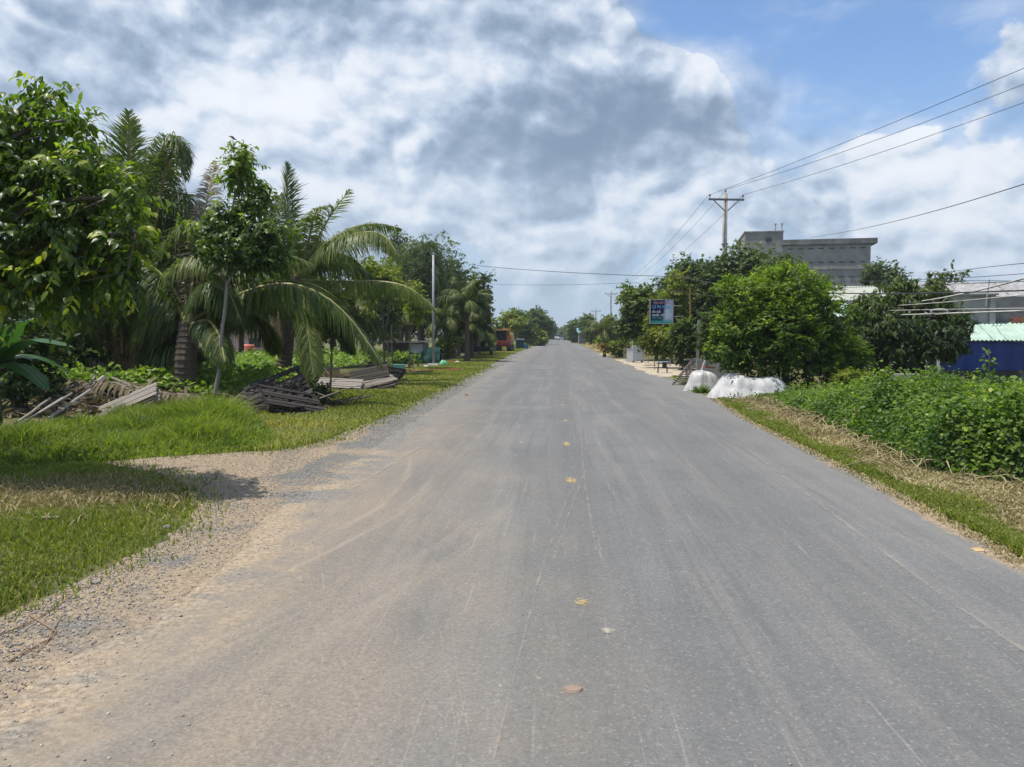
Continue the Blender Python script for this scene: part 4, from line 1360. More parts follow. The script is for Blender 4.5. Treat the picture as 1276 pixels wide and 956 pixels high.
F(pf(Yp, Yp, (156, 480), (152, 400), (158, 280), (166, 200), (170, 150)), droop=.15, leaf=1.35, lift=-.1, tintc=.35, nl=240)
for i in range(12):
    F(arc((b1.x, Yp, .2), -2.0 + i * .36, 82 - (i % 4) * 6, 5.2, 80, 16), droop=.6, leaf=1.3, tintc=.25 + .04 * i)
F(pf(Yp, Yp - 1, (160, 484), (178, 455), (205, 430), (235, 425), (258, 445)), droop=1.0, leaf=1.0, tintc=.3)
for (f, kw) in fr:
    kw['pet'] = 0.26
    kw['rm'] = PETIOLE
palm('coconut_palm', 'coconut palm without a trunk, its brown stalks fanning up from the ground behind the debris', b1, None, fr, seed=1)

# palm on a short dark trunk next to it
b2 = GP(231, 500)
t2 = W(236, 402, b2.y + .2)
fr = []
Yp = b2.y
F(pf(Yp, Yp - 1, (236, 402), (262, 385), (320, 355), (370, 350), (420, 375), (455, 420), (478, 458)), droop=0.95, leaf=1.05, nl=260, tintc=.42)
F(pf(Yp, Yp + 1, (236, 402), (270, 380), (300, 362), (345, 348), (392, 352), (420, 372)), droop=0.8, leaf=.95, tintc=.55)
F(pf(Yp, Yp + 2, (234, 402), (240, 350), (250, 290), (262, 230), (268, 200)), droop=0.35, leaf=.7, tintc=.6, mat=L_DEAD, ragged=.3)
F(pf(Yp, Yp - 1, (236, 402), (250, 370), (265, 350), (285, 360), (300, 400)), droop=1.0, leaf=.9, tintc=.3)
F(pf(Yp, Yp + 1, (232, 402), (215, 370), (190, 350), (160, 360)), droop=1.0, leaf=.9, tintc=.3)
F(pf(Yp, Yp + 2, (238, 402), (280, 395), (310, 388), (335, 405), (345, 440)), droop=1.1, leaf=.9, tintc=.4)
F(pf(Yp, Yp + 3, (236, 402), (225, 330), (220, 280), (232, 240)), droop=0.8, leaf=1.0, tintc=.25)
F(pf(Yp, Yp + 2, (238, 402), (275, 330), (300, 290), (330, 290)), droop=0.9, leaf=1.0, tintc=.3)
F(pf(Yp, Yp - 1.5, (238, 404), (262, 398), (275, 420), (280, 450)), droop=1.2, leaf=.8, tintc=.25)
for i in range(7):
    F(arc(t2, -1.3 + i * .45, 68 - (i % 3) * 14, 3.8, 95, 14), droop=.7, leaf=1.15, tintc=.3 + .05 * i)
palm('coconut_palm', 'coconut palm on a short thick dark trunk with one long frond arching towards the road', b2, [(b2.x, b2.y, -.05), ((b2.x + t2.x) / 2, b2.y, t2.z / 2), tuple(t2)], fr, r0=.27, r1=.24, seed=2)

# third palm, trunk behind the broken pallets
b3 = GP(352, 478)
t3 = W(368, 345, b3.y)
fr = []
Yp = b3.y
Lf = dict(leaf=1.3, nl=240, droop=0.5, width=0.028, r=0.055)
F(pf(Yp, Yp, (370, 345), (362, 300), (358, 250), (357, 203)), droop=.08, leaf=1.1, lift=-.1, tintc=.35)
F(pf(Yp, Yp - 1, (370, 345), (385, 320), (410, 270), (436, 236)), droop=.1, leaf=.55, nl=45, lift=-.5, tintc=.5, ragged=.2, pet=.6)
F(pf(Yp, Yp - 2, (372, 345), (400, 312), (440, 290), (478, 288), (497, 320)), droop=.95, leaf=1.15, tintc=.5, nl=260)
F(pf(Yp, Yp + 2, (372, 345), (400, 305), (440, 282), (470, 278), (500, 285)), droop=.6, leaf=1.0, tintc=.6)
F(pf(Yp, Yp - 1, (372, 348), (410, 352), (455, 350), (500, 352), (528, 370), (545, 388)), droop=.75, leaf=.95, tintc=.62)
F(pf(Yp, Yp - 2, (370, 350), (378, 370), (385, 420), (392, 485)), droop=1.0, leaf=1.0, tintc=.62, pet=.2)
F(pf(Yp, Yp + 1, (368, 345), (350, 300), (345, 265), (352, 240)), droop=.9, leaf=1.1, tintc=.3)
F(pf(Yp, Yp - 1, (372, 345), (385, 300), (392, 262), (412, 255)), droop=.6, leaf=.8, tintc=.6, ragged=.3)
F(pf(Yp, Yp + 1, (366, 345), (340, 320), (320, 310), (290, 330)), droop=.9, leaf=1.0, tintc=.4)
F(pf(Yp, Yp + 2, (366, 350), (340, 350), (315, 370), (300, 400)), droop=1., leaf=1.0, tintc=.3)
F(pf(Yp, Yp + 2, (374, 350), (400, 370), (425, 400), (440, 440)), droop=1., leaf=1.0, tintc=.3)
F(pf(Yp, Yp, (372, 346), (388, 340), (400, 300), (402, 268)), droop=.9, leaf=.9, nl=50, ragged=.6, mat=L_DEAD)
F(pf(Yp, Yp - .5, (366, 350), (352, 362), (345, 395), (348, 430)), droop=1.3, leaf=.8, tintc=.5, mat=L_DEAD, ragged=.3)
for i in range(6):
    F(arc(t3, -1.4 + i * .5, 66 - (i % 3) * 15, 3.4, 100, 14), droop=.7, leaf=1.1, tintc=.3 + .05 * i)
palm('coconut_palm', 'coconut palm with an upright spear frond and a broken bare frond, trunk behind broken pallets', b3, [(b3.x, b3.y, -.05), ((b3.x * .6 + t3.x * .4), b3.y, t3.z * .45), tuple(t3)], fr, r0=.26, r1=.2, seed=3)

def gen_palm(label, base, h, nf, L, seed, name='coconut_palm', group=None, mat=L_PALMDARK, lean=0.3, leaf=0.85, nl=64, r0=.17, width=.07, bend=(95, 150), el=(5, 80), ry=0.1):
    r_ = np.random.default_rng(seed)
    top = np.array((base[0] + r_.normal() * lean, base[1] + r_.normal() * lean, h))
    fr = []
    for i in range(nf):
        az = i * 2.399 + r_.random() * .4
        e = el[1] - (el[1] - el[0]) * (i / nf) ** .8
        fr.append((arc(top, az, e, L * r_.uniform(.8, 1.1), r_.uniform(*bend) * (0.55 + .45 * i / nf), 12), dict(leaf=leaf, nl=nl, droop=r_.uniform(.6, 1.1), width=width, r=.04, tintc=r_.uniform(.2, .6))))
    return palm(name, label, base, [(base[0], base[1], -.05), ((base[0] + top[0]) / 2, (base[1] + top[1]) / 2, h / 2), tuple(top)], fr, mat=mat, r0=r0, r1=r0 * .7, group=group, seed=seed)
def at(px, Y):
    c = W(px, 417, Y)
    return (c.x, Y)
# palms deeper in, along the left verge
gen_palm('palm with a clear grey trunk and shaggy crown behind the litter on the verge', at(582, 47), 3.5, 17, 2.1, 71, lean=.1)
gen_palm('low spreading palm with drooping fronds just before the parked red and yellow tractor', at(588, 53), 2.2, 16, 2.0, 72, lean=.1)
gen_palm('palm half hidden in the dark feathery trees behind the silver pole', at(566, 56), 4.0, 15, 2.6, 73)
gen_palm('drooping palm over the green bag on the left verge', at(556, 52), 2.6, 14, 2.6, 74)
gen_palm('small palm beyond the red and yellow tractor at the foot of the far trees', at(596, 86), 4.6, 14, 2.6, 75)
gen_palm('palm in shade behind the grey shed on the left', at(508, 48), 3.0, 14, 2.6, 76)
gen_palm('dim palm rising behind the leafy field between two nearer coconut trunks', at(300, 44), 2.8, 13, 2.6, 77)
gen_palm('dim palm at the back of the field behind the slender pale trunk', at(205, 40), 3.0, 13, 2.8, 78)
gen_palm('low bushy palm behind the fanning brown stalks', at(92, 26), 2.0, 12, 2.2, 79, leaf=.6)
gen_palm('dim palm behind the broken pale frond above the pallets', at(425, 40), 2.6, 13, 2.4, 80)

# banana plant
def banana_leaf(g, pts, w, rg, tint=.5):
    P = np.array([tuple(p) for p in pts], float)
    n = len(P)
    s = np.linspace(0, 1, n)
    D = nrm(np.gradient(P, axis=0))
    side = nrm(np.cross(D, Zv))
    upv = np.cross(side, D)
    ww = w * np.sin(np.clip(s * 0.93 + 0.07, 0, 1) * math.pi) ** 0.5
    V, tt = [], []
    cols = [-1, -.5, 0, .5, 1]
    for i in range(n):
        for c in cols:
            sag = -abs(c) ** 1.3 * 0.28 * ww[i] + (0.06 * rg.normal() if abs(c) == 1 else 0) * w
            V.append(P[i] + side[i] * c * ww[i] + upv[i] * (sag + 0.10 * abs(c) * ww[i]))
            tt.append(tint + (.2 if c == 0 else 0))
    q = [(i * 5 + j, i * 5 + j + 1, i * 5 + 5 + j + 1, i * 5 + 5 + j) for i in range(n - 1) for j in range(4)]
    g.add(V, quads=q, tint=np.array(tt))
    g.tube(P, .022 * np.linspace(1, .2, n), 5, tint=.8)
rgb = np.random.default_rng(8)
bb = GP(-10, 535)
bb = Vector((bb.x, 12.6, 0))
root = thing('banana_plant', 'banana plant with broad arching leaves at the edge of the shaded turf', 'banana plant', tuple(bb))
g = G()
hb = W(-10, 455, 12.6)
g.tube([(bb.x, bb.y, -.05), (bb.x, bb.y, hb.z * .5), (hb.x, hb.y, hb.z)], [.12, .10, .06], 9)
g.build('stem', L_BANANA, root, smooth=True)
for px in [((-10, 455), (20, 425), (58, 420), (90, 432)), ((-10, 458), (15, 450), (38, 458), (62, 488)), ((-10, 455), (-40, 410), (-70, 400), (-100, 430)), ((-10, 456), (0, 430), (20, 400), (48, 396)), ((-10, 456), (-20, 400), (-25, 370), (-10, 345)), ((-8, 456), (25, 440), (60, 445), (95, 470))]:
    g = G()
    dY = rgb.uniform(-1.0, .8)
    banana_leaf(g, pf(12.6, 12.6 + dY, *px, n=12), .24, rgb, .35 + .3 * rgb.random())
    g.build('leaf', L_BANANA, root, smooth=True)

# ------------------------------------------------------------------ far and middle trees
def blob_lobes(r_, n, rx, rz, zc, top_bias=.3):
    out = []
    for i in range(n):
        a = r_.random() * 6.28
        q = r_.random() ** .5
        out.append((math.cos(a) * rx * .55 * q, math.sin(a) * rx * .55 * q, zc + rz * r_.uniform(-.5, .62), rx * r_.uniform(.38, .6), rx * r_.uniform(.38, .6), rz * r_.uniform(.35, .5)))
    return out
def far_tree(label, px, Y, ytop, wpx, seed, mat=L_FARTREE, zlow=.25, name='broadleaf_tree', n=None, ll=None, nlobe=8, group=None, tmpl=T_SIMPLE, **kw):
    x, y = at(px, Y)
    h = W(px, ytop, Y).z
    rx = wpx / 957 * Y / 2
    rz = h * (1 - zlow) / 2
    r_ = np.random.default_rng(seed)
    lobes = blob_lobes(r_, nlobe, rx, rz, h - rz * 1.02)
    sh_ = h - max(l[2] + l[5] for l in lobes)
    ex_ = rx / max(abs(l[0]) + l[3] for l in lobes)
    lobes = [(l[0] * ex_, l[1] * ex_, l[2] + sh_, l[3] * ex_, l[4] * ex_, l[5]) for l in lobes]
    ll = ll or max(.16, Y * .0042)
    n = n or int(min(2400, 320 + 1.9 * (rx * rz) / (ll * ll)))
    a = dict(tl=ll * 3.0, k=9, ll=ll, droop=.5, up=.25, side=.9, jit=.45, shell=.55, inner=.2, tmpl=tmpl, tipfrac=.04, outline=.22, tintc=.38, ntw=6, r0=max(.08, rx * .09), wid=1.25)
    a.update(kw)
    return tree(name, label, 'tree', (x, y), h * .35, lobes, mat, n, seed=seed, group=group, **a)

# left middle distance
far_tree('tall feathery tree with weeping grey green foliage behind the silver pole', 524, 54, 286, 112, 201, L_FEATHER, zlow=.08, droop=1.2, nlobe=13, ll=.2, n=3200, k=11, curve=1.4, wid=.45)
far_tree('thin crowned tree showing sky between its leaves above the third coconut palm', 500, 60, 280, 50, 202, L_FARTREE, n=240, nlobe=5, zlow=.4, inner=.1)
far_tree('dark tree with an open clump on top between the feathery tree and verge palms', 570, 60, 302, 66, 203, L_FARTREE, nlobe=10, zlow=.1)
far_tree('dark tree closing the row just before the tractor', 597, 66, 330, 52, 204, L_FARTREE, nlobe=9, zlow=.1)
far_tree('dense dark tree low behind the grey shed', 500, 62, 345, 90, 205, L_FARTREE, nlobe=9, zlow=.02)
far_tree('dark tree mass behind the palms over the green net', 560, 70, 335, 90, 206, L_FARTREE, nlobe=9, zlow=.02)
for px_, yt_, lb_ in ((556, 418, 'low dark shrub behind the small red bag'), (578, 420, 'low dark shrub behind the clear grey palm trunk'), (604, 416, 'low dark shrub behind the black trailer')):
    far_tree(lb_, px_, 74, yt_, 34, 700 + px_, L_FARTREE, zlow=.02, n=420, nlobe=5, name='shrub')
far_tree('young yellow green tree with thin bare stems before the silver pole', 478, 31, 322, 66, 207, L_YELLOW, zlow=.5, n=260, nlobe=7, r0=.05, ll=.15, tintc=.45, shell=.4)
far_tree('second young yellow green tree, nearer the grey shed', 510, 36, 350, 46, 208, L_YELLOW, zlow=.5, n=160, nlobe=5, r0=.045, ll=.15, tintc=.5, shell=.4)
far_tree('bushy shrub with fresh leaves hanging over the flat grey pallets', 412, 27, 352, 50, 209, L_YELLOW, zlow=.35, n=170, nlobe=5, r0=.045, ll=.15, tintc=.4)
# background trees behind the field
spec = [(-60, 52, 330, 150), (30, 60, 345, 130), (120, 55, 352, 120), (205, 64, 362, 120), (285, 70, 372, 110), (350, 66, 366, 110), (415, 72, 362, 110), (462, 68, 350, 90)]
bl = ['dark background tree at the far end of the field behind the banana leaves', 'dark background tree behind the broad-leaved tree', 'shaded background tree behind the fanning palm stalks', 'shaded background tree behind the short palm trunk', 'low background tree above the pink wall', 'low background tree just past the pink wall', 'shaded background tree behind the pallet heap', 'shaded background tree beside the yellow green saplings']
for i, (px, Y, yt, w) in enumerate(spec):
    far_tree(bl[i], px, Y, yt, w, 220 + i, L_FARTREE, zlow=.03, nlobe=8, group='background trees behind the field', ll=.3)

far_tree('tall dark leafy tree rising behind the fanning palm stalks', 158, 27, 250, 120, 230, L_MANGO, zlow=.05, nlobe=10, ll=.2, n=1700, tmpl=T_MANGO, droop=.9)
far_tree('dark leafy tree between the short palm trunk and the slender tree', 238, 31, 300, 100, 231, L_MANGO, zlow=.05, nlobe=9, ll=.2, n=1300, tmpl=T_MANGO, droop=.9)
far_tree('dark leafy tree behind the palm with the spear frond', 385, 38, 318, 110, 232, L_FARTREE, zlow=.08, nlobe=9, ll=.2, n=1300)
far_tree('leafy tree filling the gap before the silver pole', 458, 44, 322, 90, 233, L_FARTREE, zlow=.06, nlobe=9, ll=.2, n=1200)
# beyond the tractor, left side of the road to the vanishing point
left_row = [(632, 100, 388, 42, 'olive tree with yellowish top directly beyond the tractor', L_YELLOW), (648, 118, 384, 44, 'dark tree beyond the olive one on the left of the road', L_FARTREE), (668, 138, 382, 40, 'tall tree with an open top ending the near row at the left', L_FARTREE),
            (658, 160, 392, 44, 'dark tree filling the gap in the left row', L_FARTREE), (676, 200, 396, 30, 'far tree stepping down towards the vanishing point on the left', L_FARTREE), (684, 300, 405, 16, 'smallest readable tree of the left row near the vanishing point', L_FARTREE), (688, 430, 409, 12, 'last distant tree on the left of the road', L_FARTREE)]
for i, (px, Y, yt, w, lab, m) in enumerate(left_row):
    far_tree(lab, px, Y, yt, w, 240 + i, m, zlow=.05, nlobe=7, group='trees along the left of the road')
far_tree('low shrub at the foot of the left row beyond the tractor', 668, 118, 412, 26, 250, L_YELLOW, zlow=.02, nlobe=4, group='trees along the left of the road', n=260)

# right: the big bright tree
rb = GP(978, 489)
lob = []
for (px, py, Y, rx, rz) in [(935, 370, 20.6, .75, .55), (985, 362, 20.6, .85, .62), (1030, 400, 20.8, .75, .6), (920, 405, 20.4, .72, .6), (975, 410, 20.2, 1.0, .8), (1040, 440, 20.8, .70, .6), (915, 435, 20.3, .70, .55), (950, 450, 20.4, .8, .5), (1010, 455, 20.6, .8, .6), (1000, 380, 21.6, .9, .7), (940, 400, 21.8, .9, .8), (962, 350, 20.9, .5, .36), (905, 360, 20.7, .35, .3)]:
    c = W(px, py, Y)
    lob.append((c.x - rb.x, c.y - rb.y, c.z, rx, rx, rz))
tree('broadleaf_tree', 'dense bright green round tree behind the white tarpaulins', 'tree', rb, 1.3, lob, L_BRIGHT, 3900, r0=.13, seed=21,
     tl=.22, k=10, ll=.125, droop=.25, up=.45, side=1.0, jit=.5, shell=.70, inner=.10, tmpl=T_NARROW, curve=.2, tipfrac=.25, outline=.17, tintc=.36, ntw=14, lowcut=.2, wid=1.5)
far_tree('small yellowing shrub at the foot of the bright round tree', 1062, 19.5, 458, 46, 260, L_YELLOW, zlow=.1, n=150, nlobe=4, ll=.10, name='shrub')
far_tree('narrow leafy shrub joined to the right flank of the bright round tree', 1058, 21.5, 412, 50, 261, L_BRIGHT, zlow=.1, n=420, nlobe=6, ll=.12, tmpl=T_NARROW)

# mango tree before the house
mb = (W(1128, 417, 23).x, 23)
lob = []
for (px, py, Y, rx, rz) in [(1120, 365, 23.2, .75, .42), (1085, 385, 23, .65, .45), (1150, 370, 23.2, .75, .45), (1180, 395, 22.8, .65, .42), (1115, 405, 22.5, .95, .55), (1165, 420, 22.4, .85, .5), (1085, 425, 22.7, .6, .5), (1130, 435, 22.4, .9, .4), (1165, 350, 23.4, .25, .3), (1185, 435, 22.6, .4, .3), (1195, 405, 22.8, .35, .35)]:
    c = W(px, py, Y)
    lob.append((c.x - mb[0], c.y - mb[1], c.z, rx, rx, rz))
tree('mango_tree', 'dark mango tree with hanging leaves in front of the house with the blue curtain', 'tree', mb, 1.2, lob, L_MANGO, 1500, r0=.12, seed=23,
     tl=.22, k=9, ll=.21, droop=1.1, up=.3, side=.9, jit=.5, shell=.6, inner=.28, tmpl=T_MANGO, curve=.2, tipfrac=.06, outline=.15, tintc=.42, ntw=14, wid=1.4)
far_tree('small dark sapling in the deep shade beside the mango trunk', 1060, 25, 405, 40, 262, L_MANGO, zlow=.1, n=200, nlobe=4, ll=.16)

# right middle distance
far_tree('large dark tree around the foot of the tall utility pole', 872, 47, 312, 104, 270, L_MANGO, zlow=.06, n=2300, ll=.24, tmpl=T_SIMPLE, nlobe=10)
far_tree('dark tree crown between the utility pole and the concrete building', 928, 44, 300, 100, 271, L_MANGO, zlow=.10, n=2200, ll=.24, nlobe=12)
far_tree('dark tree crown at the foot of the concrete building', 985, 40, 320, 70, 272, L_MANGO, zlow=.1, n=1300, ll=.22, nlobe=7)
far_tree('olive tree between the shop sign and the utility pole', 836, 44, 338, 58, 273, L_YELLOW, zlow=.08, n=1000, ll=.2, nlobe=7, tintc=.2)
far_tree('frangipani tree with pale leaf clusters behind the shop sign', 796, 49, 350, 46, 274, L_FARTREE, zlow=.15, n=900, ll=.3, nlobe=8, tipfrac=.28, r0=.14)
far_tree('leafy tree directly behind the shop sign', 818, 52, 350, 50, 275, L_FARTREE, zlow=.1, n=1000, ll=.24, nlobe=7)
far_tree('yellow green hedge shrub behind the grey cabinet', 752 + 20, 56, 424, 40, 276, L_YELLOW, zlow=.02, n=260, ll=.2, nlobe=5, name='shrub')
far_tree('dark shrub row between the grey cabinet and the leaning slatted frame', 828, 38, 405, 60, 277, L_YELLOW, zlow=.02, n=700, ll=.16, nlobe=8, tintc=.15, name='shrub')
far_tree('second dark shrub, before the pale concrete post', 855, 36, 395, 46, 278, L_FARTREE, zlow=.02, n=560, ll=.16, nlobe=7, name='shrub')
far_tree('thick shrub between the concrete post and the bright round tree', 892, 34, 385, 52, 279, L_FARTREE, zlow=.02, n=600, ll=.16, nlobe=7, name='shrub')
far_tree('rounded crown to the right of the concrete building', 1095, 70, 322, 62, 280, L_MANGO, zlow=.2, n=700, ll=.34, nlobe=8)
far_tree('uneven tree crown above the flat grey roofs', 1190, 62, 334, 62, 281, L_MANGO, zlow=.2, n=560, ll=.3, nlobe=8)
far_tree('small tree crown above the corrugated roof at the edge of the photo', 1232, 66, 352, 44, 282, L_MANGO, zlow=.3, n=300, ll=.3, nlobe=5)
far_tree('dark tree beside the pale green roof panel', 1020, 44, 345, 60, 283, L_MANGO, zlow=.1, n=560, ll=.24, nlobe=7)
# right row running off to the vanishing point
right_row = [(765, 85, 408, 36, 'low tree beyond the row of poles, nearest the hedge', L_YELLOW), (744, 120, 402, 30, 'tree by the blue green roof on the right', L_FARTREE), (733, 150, 392, 20, 'round dark tree above the blue green roof', L_FARTREE), (758, 130, 393, 14, 'pointed tree behind the leaning pole', L_FARTREE),
             (722, 175, 404, 20, 'dark shrub like tree beside the red and white parasol', L_FARTREE), (712, 230, 404, 16, 'far tree of the right row past the parasol', L_FARTREE), (704, 330, 408, 13, 'tiny far tree of the right row', L_FARTREE), (700, 460, 410, 10, 'last distant tree on the right of the road', L_FARTREE), (716, 160, 398, 8, 'small dark treetop standing out over the far right row', L_FARTREE)]
for i, (px, Y, yt, w, lab, m) in enumerate(right_row):
    far_tree(lab, px, Y, yt, w, 300 + i, m, zlow=.03, nlobe=6, group='trees along the right of the road')
gen_palm('low palm with swept fronds beside the far poles on the right', at(752, 80), 2.0, 12, 3.0, 91, lean=.1)
# very far tree line that reads as one mass
rg = np.random.default_rng(77)
g = G()
for sgn in (-1, 1):
    n = 16000
    y = 480 * (1500 / 480) ** rg.random(n)
    x0 = 6.0
    x = sgn * (x0 + rg.random(n) ** 2 * 60)
    hh = (4.5 + 5 * vnoise(x * .2, y * .05, 1.0, 81)) * (.35 + .65 * rg.random(n))
    Ls = 1.1 + y * .0008
    g.inst(np.stack([x, y, hh], 1), rg.normal(size=(n, 3)), rg.normal(size=(n, 3)) + Zv, Ls, T_SIMPLE, rg.random(n) * .8)
n = 26000
x = rg.uniform(-700, 700, n)
x = np.where(np.abs(x) < 9, 60, x)
y = 300 + 160 * rg.random(n) + np.abs(x) * .1
hh = (4 + 6 * vnoise(x * .03, y * .01, 1.0, 82)) * rg.random(n)
g.inst(np.stack([x, y, hh], 1), rg.normal(size=(n, 3)), rg.normal(size=(n, 3)) + Zv, np.full(n, 2.2), T_SIMPLE, rg.random(n) * .8)
struct(g.build('treeline', L_FARTREE), 'stuff')

# ------------------------------------------------------------------ pallets, dead fronds, debris on the left
def plank_mesh(L, w, t, seed=0):
    r_ = np.random.default_rng(seed)
    g = G()
    g.box((0, 0, 0), (L, w, t), tint=r_.random())
    V = g.V[0]
    V += r_.normal(size=V.shape) * np.array((.01, .004, .002))
    return g
def pallet(label, loc, rot, nx=7, L=1.2, Wd=1.0, mat=WOOD_GREY, seed=0, missing=(), gap=1.0, double=True, name='pallet'):
    r_ = np.random.default_rng(seed)
    root = thing(name, label, 'pallet', tuple(loc), rot, group='wooden pallets' if name == 'pallet' else None)
    meshes = [plank_mesh(L, Wd / nx * .74 * gap, .022, seed * 10 + i) for i in range(3)]
    first = [None] * 3
    def put(kk, loc_, rz=0):
        if first[kk] is None:
            o = meshes[kk].build('plank', mat, root, local=True)
            first[kk] = o
        else:
            o = first[kk].copy()
            COL.objects.link(o)
        o.location = loc_
        o.rotation_euler = (r_.normal() * .01, r_.normal() * .01, rz + r_.normal() * .012)
    for i in range(nx):
        if i in missing:
            continue
        put(i % 3, (0, -Wd / 2 + Wd * (i + .5) / nx, .11 + r_.normal() * .003))
    if double:
        for i in range(0, nx, 2):
            put((i + 1) % 3, (0, -Wd / 2 + Wd * (i + .5) / nx, -.012))
    bm_ = G()
    bm_.box((0, 0, 0), (.07, Wd, .085), tint=.3)
    bo = None
    for xx in (-L / 2 + .05, 0, L / 2 - .05):
        if bo is None:
            bo = bm_.build('bearer', mat, root, local=True)
            o = bo
        else:
            o = bo.copy()
            COL.objects.link(o)
        o.location = (xx, 0, .049)
    return root
def gp3(px, py, z=0):
    c = GP(px, py)
    return (c.x, c.y, z)
# the shattered dark heap
p = gp3(345, 516)
pallet('dark weathered pallet tilted up on edge at the top of the broken heap', (p[0] - .35, p[1] + 1.1, .34), (R(38), R(-22), R(25)), 6, 1.25, 1.0, WOOD_DARK, 1, (4,))
pallet('dark pallet frame with open slots sliding down the front of the broken heap', (p[0] + .18, p[1] + .35, .18), (R(22), R(12), R(38)), 7, 1.2, .95, WOOD_DARK, 2, (2, 5))
pallet('broken dark pallet lying flat at the bottom of the heap', (p[0] - .15, p[1] + .25, .02), (R(3), R(-4), R(14)), 6, 1.3, .9, WOOD_DARK, 3, (1, 3))
pallet('dark pallet leaning behind the heap towards the leafy field', (p[0] - .75, p[1] + 1.3, .22), (R(30), R(8), R(-20)), 6, 1.1, .9, WOOD_DARK, 4)
# flat ones further on
q1 = gp3(420, 488)
pallet('flat grey pallet lying in the weeds behind the dark stick', (q1[0], q1[1] + .3, .12), (R(14), R(3), R(8)), 6, 1.25, .9, WOOD_GREY, 5)
q2 = gp3(465, 486)
pallet('flat grey pallet propped on one edge nearest the gravel', (q2[0], q2[1] + .3, .13), (R(10), R(-12), R(28)), 7, 1.2, .9, WOOD_GREY, 6)
pallet('dark pallet in the stack shaded behind the two flat grey ones', (q1[0] + .55, q1[1] + 1.6, .34), (R(20), R(-10), R(12)), 6, 1.2, 1, WOOD_DARK, 7)
pallet('lowest dark pallet of the stack behind the flat grey ones', (q1[0] + .35, q1[1] + 1.9, .06), (R(4), R(2), R(4)), 6, 1.3, 1.1, WOOD_DARK, 8)
pallet('dark pallet standing on its side at the back of the shaded stack', (q1[0] + .7, q1[1] + 2.5, .28), (R(28), R(8), R(-14)), 6, 1.3, 1, WOOD_DARK, 9)
d1 = GP(128, 528)
pallet('grey slatted panel half buried in the dead fronds beside the tall grass', (d1.x, d1.y + .9, .24), (R(16), R(-24), R(20)), 8, 1.15, .75, WOOD_GREY, 10, gap=1.1)
def timber(label, a, b, w, h, mat=WOOD_GREY, name='timber', cat='timber', group=None, tint=.6):
    a, b = Vector(a), Vector(b)
    g = G()
    n = 6
    g.tube([a.lerp(b, i / (n - 1)) + Vector((rg.normal() * w * .12, rg.normal() * w * .12, rg.normal() * w * .08)) for i in range(n)], w / 2, 6, tint=tint)
    return tag(g.build(name, mat, origin=(min(a.x, b.x), a.y, 0)), label, cat, group)
a, b = W(94, 496, 15.6), W(130, 471, 16.4)
timber('pale bare log sticking up out of the dead fronds', a, b, .13, .1, BARK_PALE, 'log', 'log')
for (x0_, y0_, x1_, y1_, w_, lb_) in ((2, 541, 62, 497, .045, 'longest pale frond stalk slanting down to the turf at the edge of the pile'), (8, 540, 78, 496, .04, 'pale frond stalk lying just above the longest one'), (20, 532, 90, 490, .035, 'third pale frond stalk, uppermost of the slanting ones'), (60, 522, 112, 486, .05, 'thick pale stalk slanting from the log to the turf')):
    timber(lb_, W(x0_, y0_, 12.2), W(x1_, y1_, 14.4), w_, .04, BARK_PALE, 'frond_stalk', 'stalk')
timber('short pale stick crossing the grass beside the slatted panel', W(148, 503, 14.6), W(172, 522, 14.2), .03, .03, BARK_PALE, 'stick', 'stick')
timber('long thin board lying between the palm trunk and the slatted panel', W(165, 500, 17), W(236, 494, 17), .05, .05, WOOD_GREY, 'stick', 'stick')
timber('bleached branch resting across the broken pallets', W(338, 500, 16.9), W(367, 475, 17.2), .055, .05, BARK_PALE, 'stick', 'stick')
timber('curved dark branch lying at the front of the broken pallets', W(340, 522, 15.0), W(385, 514, 15.3), .06, .05, BARK, 'stick', 'stick')
timber('thin branch lying on the verge past the green bush', W(398, 505, 17.6), W(462, 494, 18.4), .05, .05, BARK, 'stick', 'stick')
timber('dark upright stick planted beside the flat grey pallets', gp3(411, 495), tuple(W(414, 440, GP(411, 495).y)), .05, .05, BARK, 'stake', 'stake')
for i, (px, yb, yt, lab) in enumerate([(489, 462, 405, 'dark thin stake before the grey shed'), (484, 458, 425, 'short stake beside the thin dark one near the shed')]):
    timber(lab, gp3(px, yb), tuple(W(px - 1, yt, GP(px, yb).y)), .06, .05, BARK, 'stake', 'stake')
g = G()
s0 = GP(205, 517)
g.box((s0.x, s0.y + .35, .12), (1.35, .5, .14), (R(5), R(-6), R(9)), .5)
tag(g.build('concrete_slab', CONC, origin=(s0.x, s0.y, 0)), 'pale concrete slab lying behind the tall grass mound', 'concrete slab')
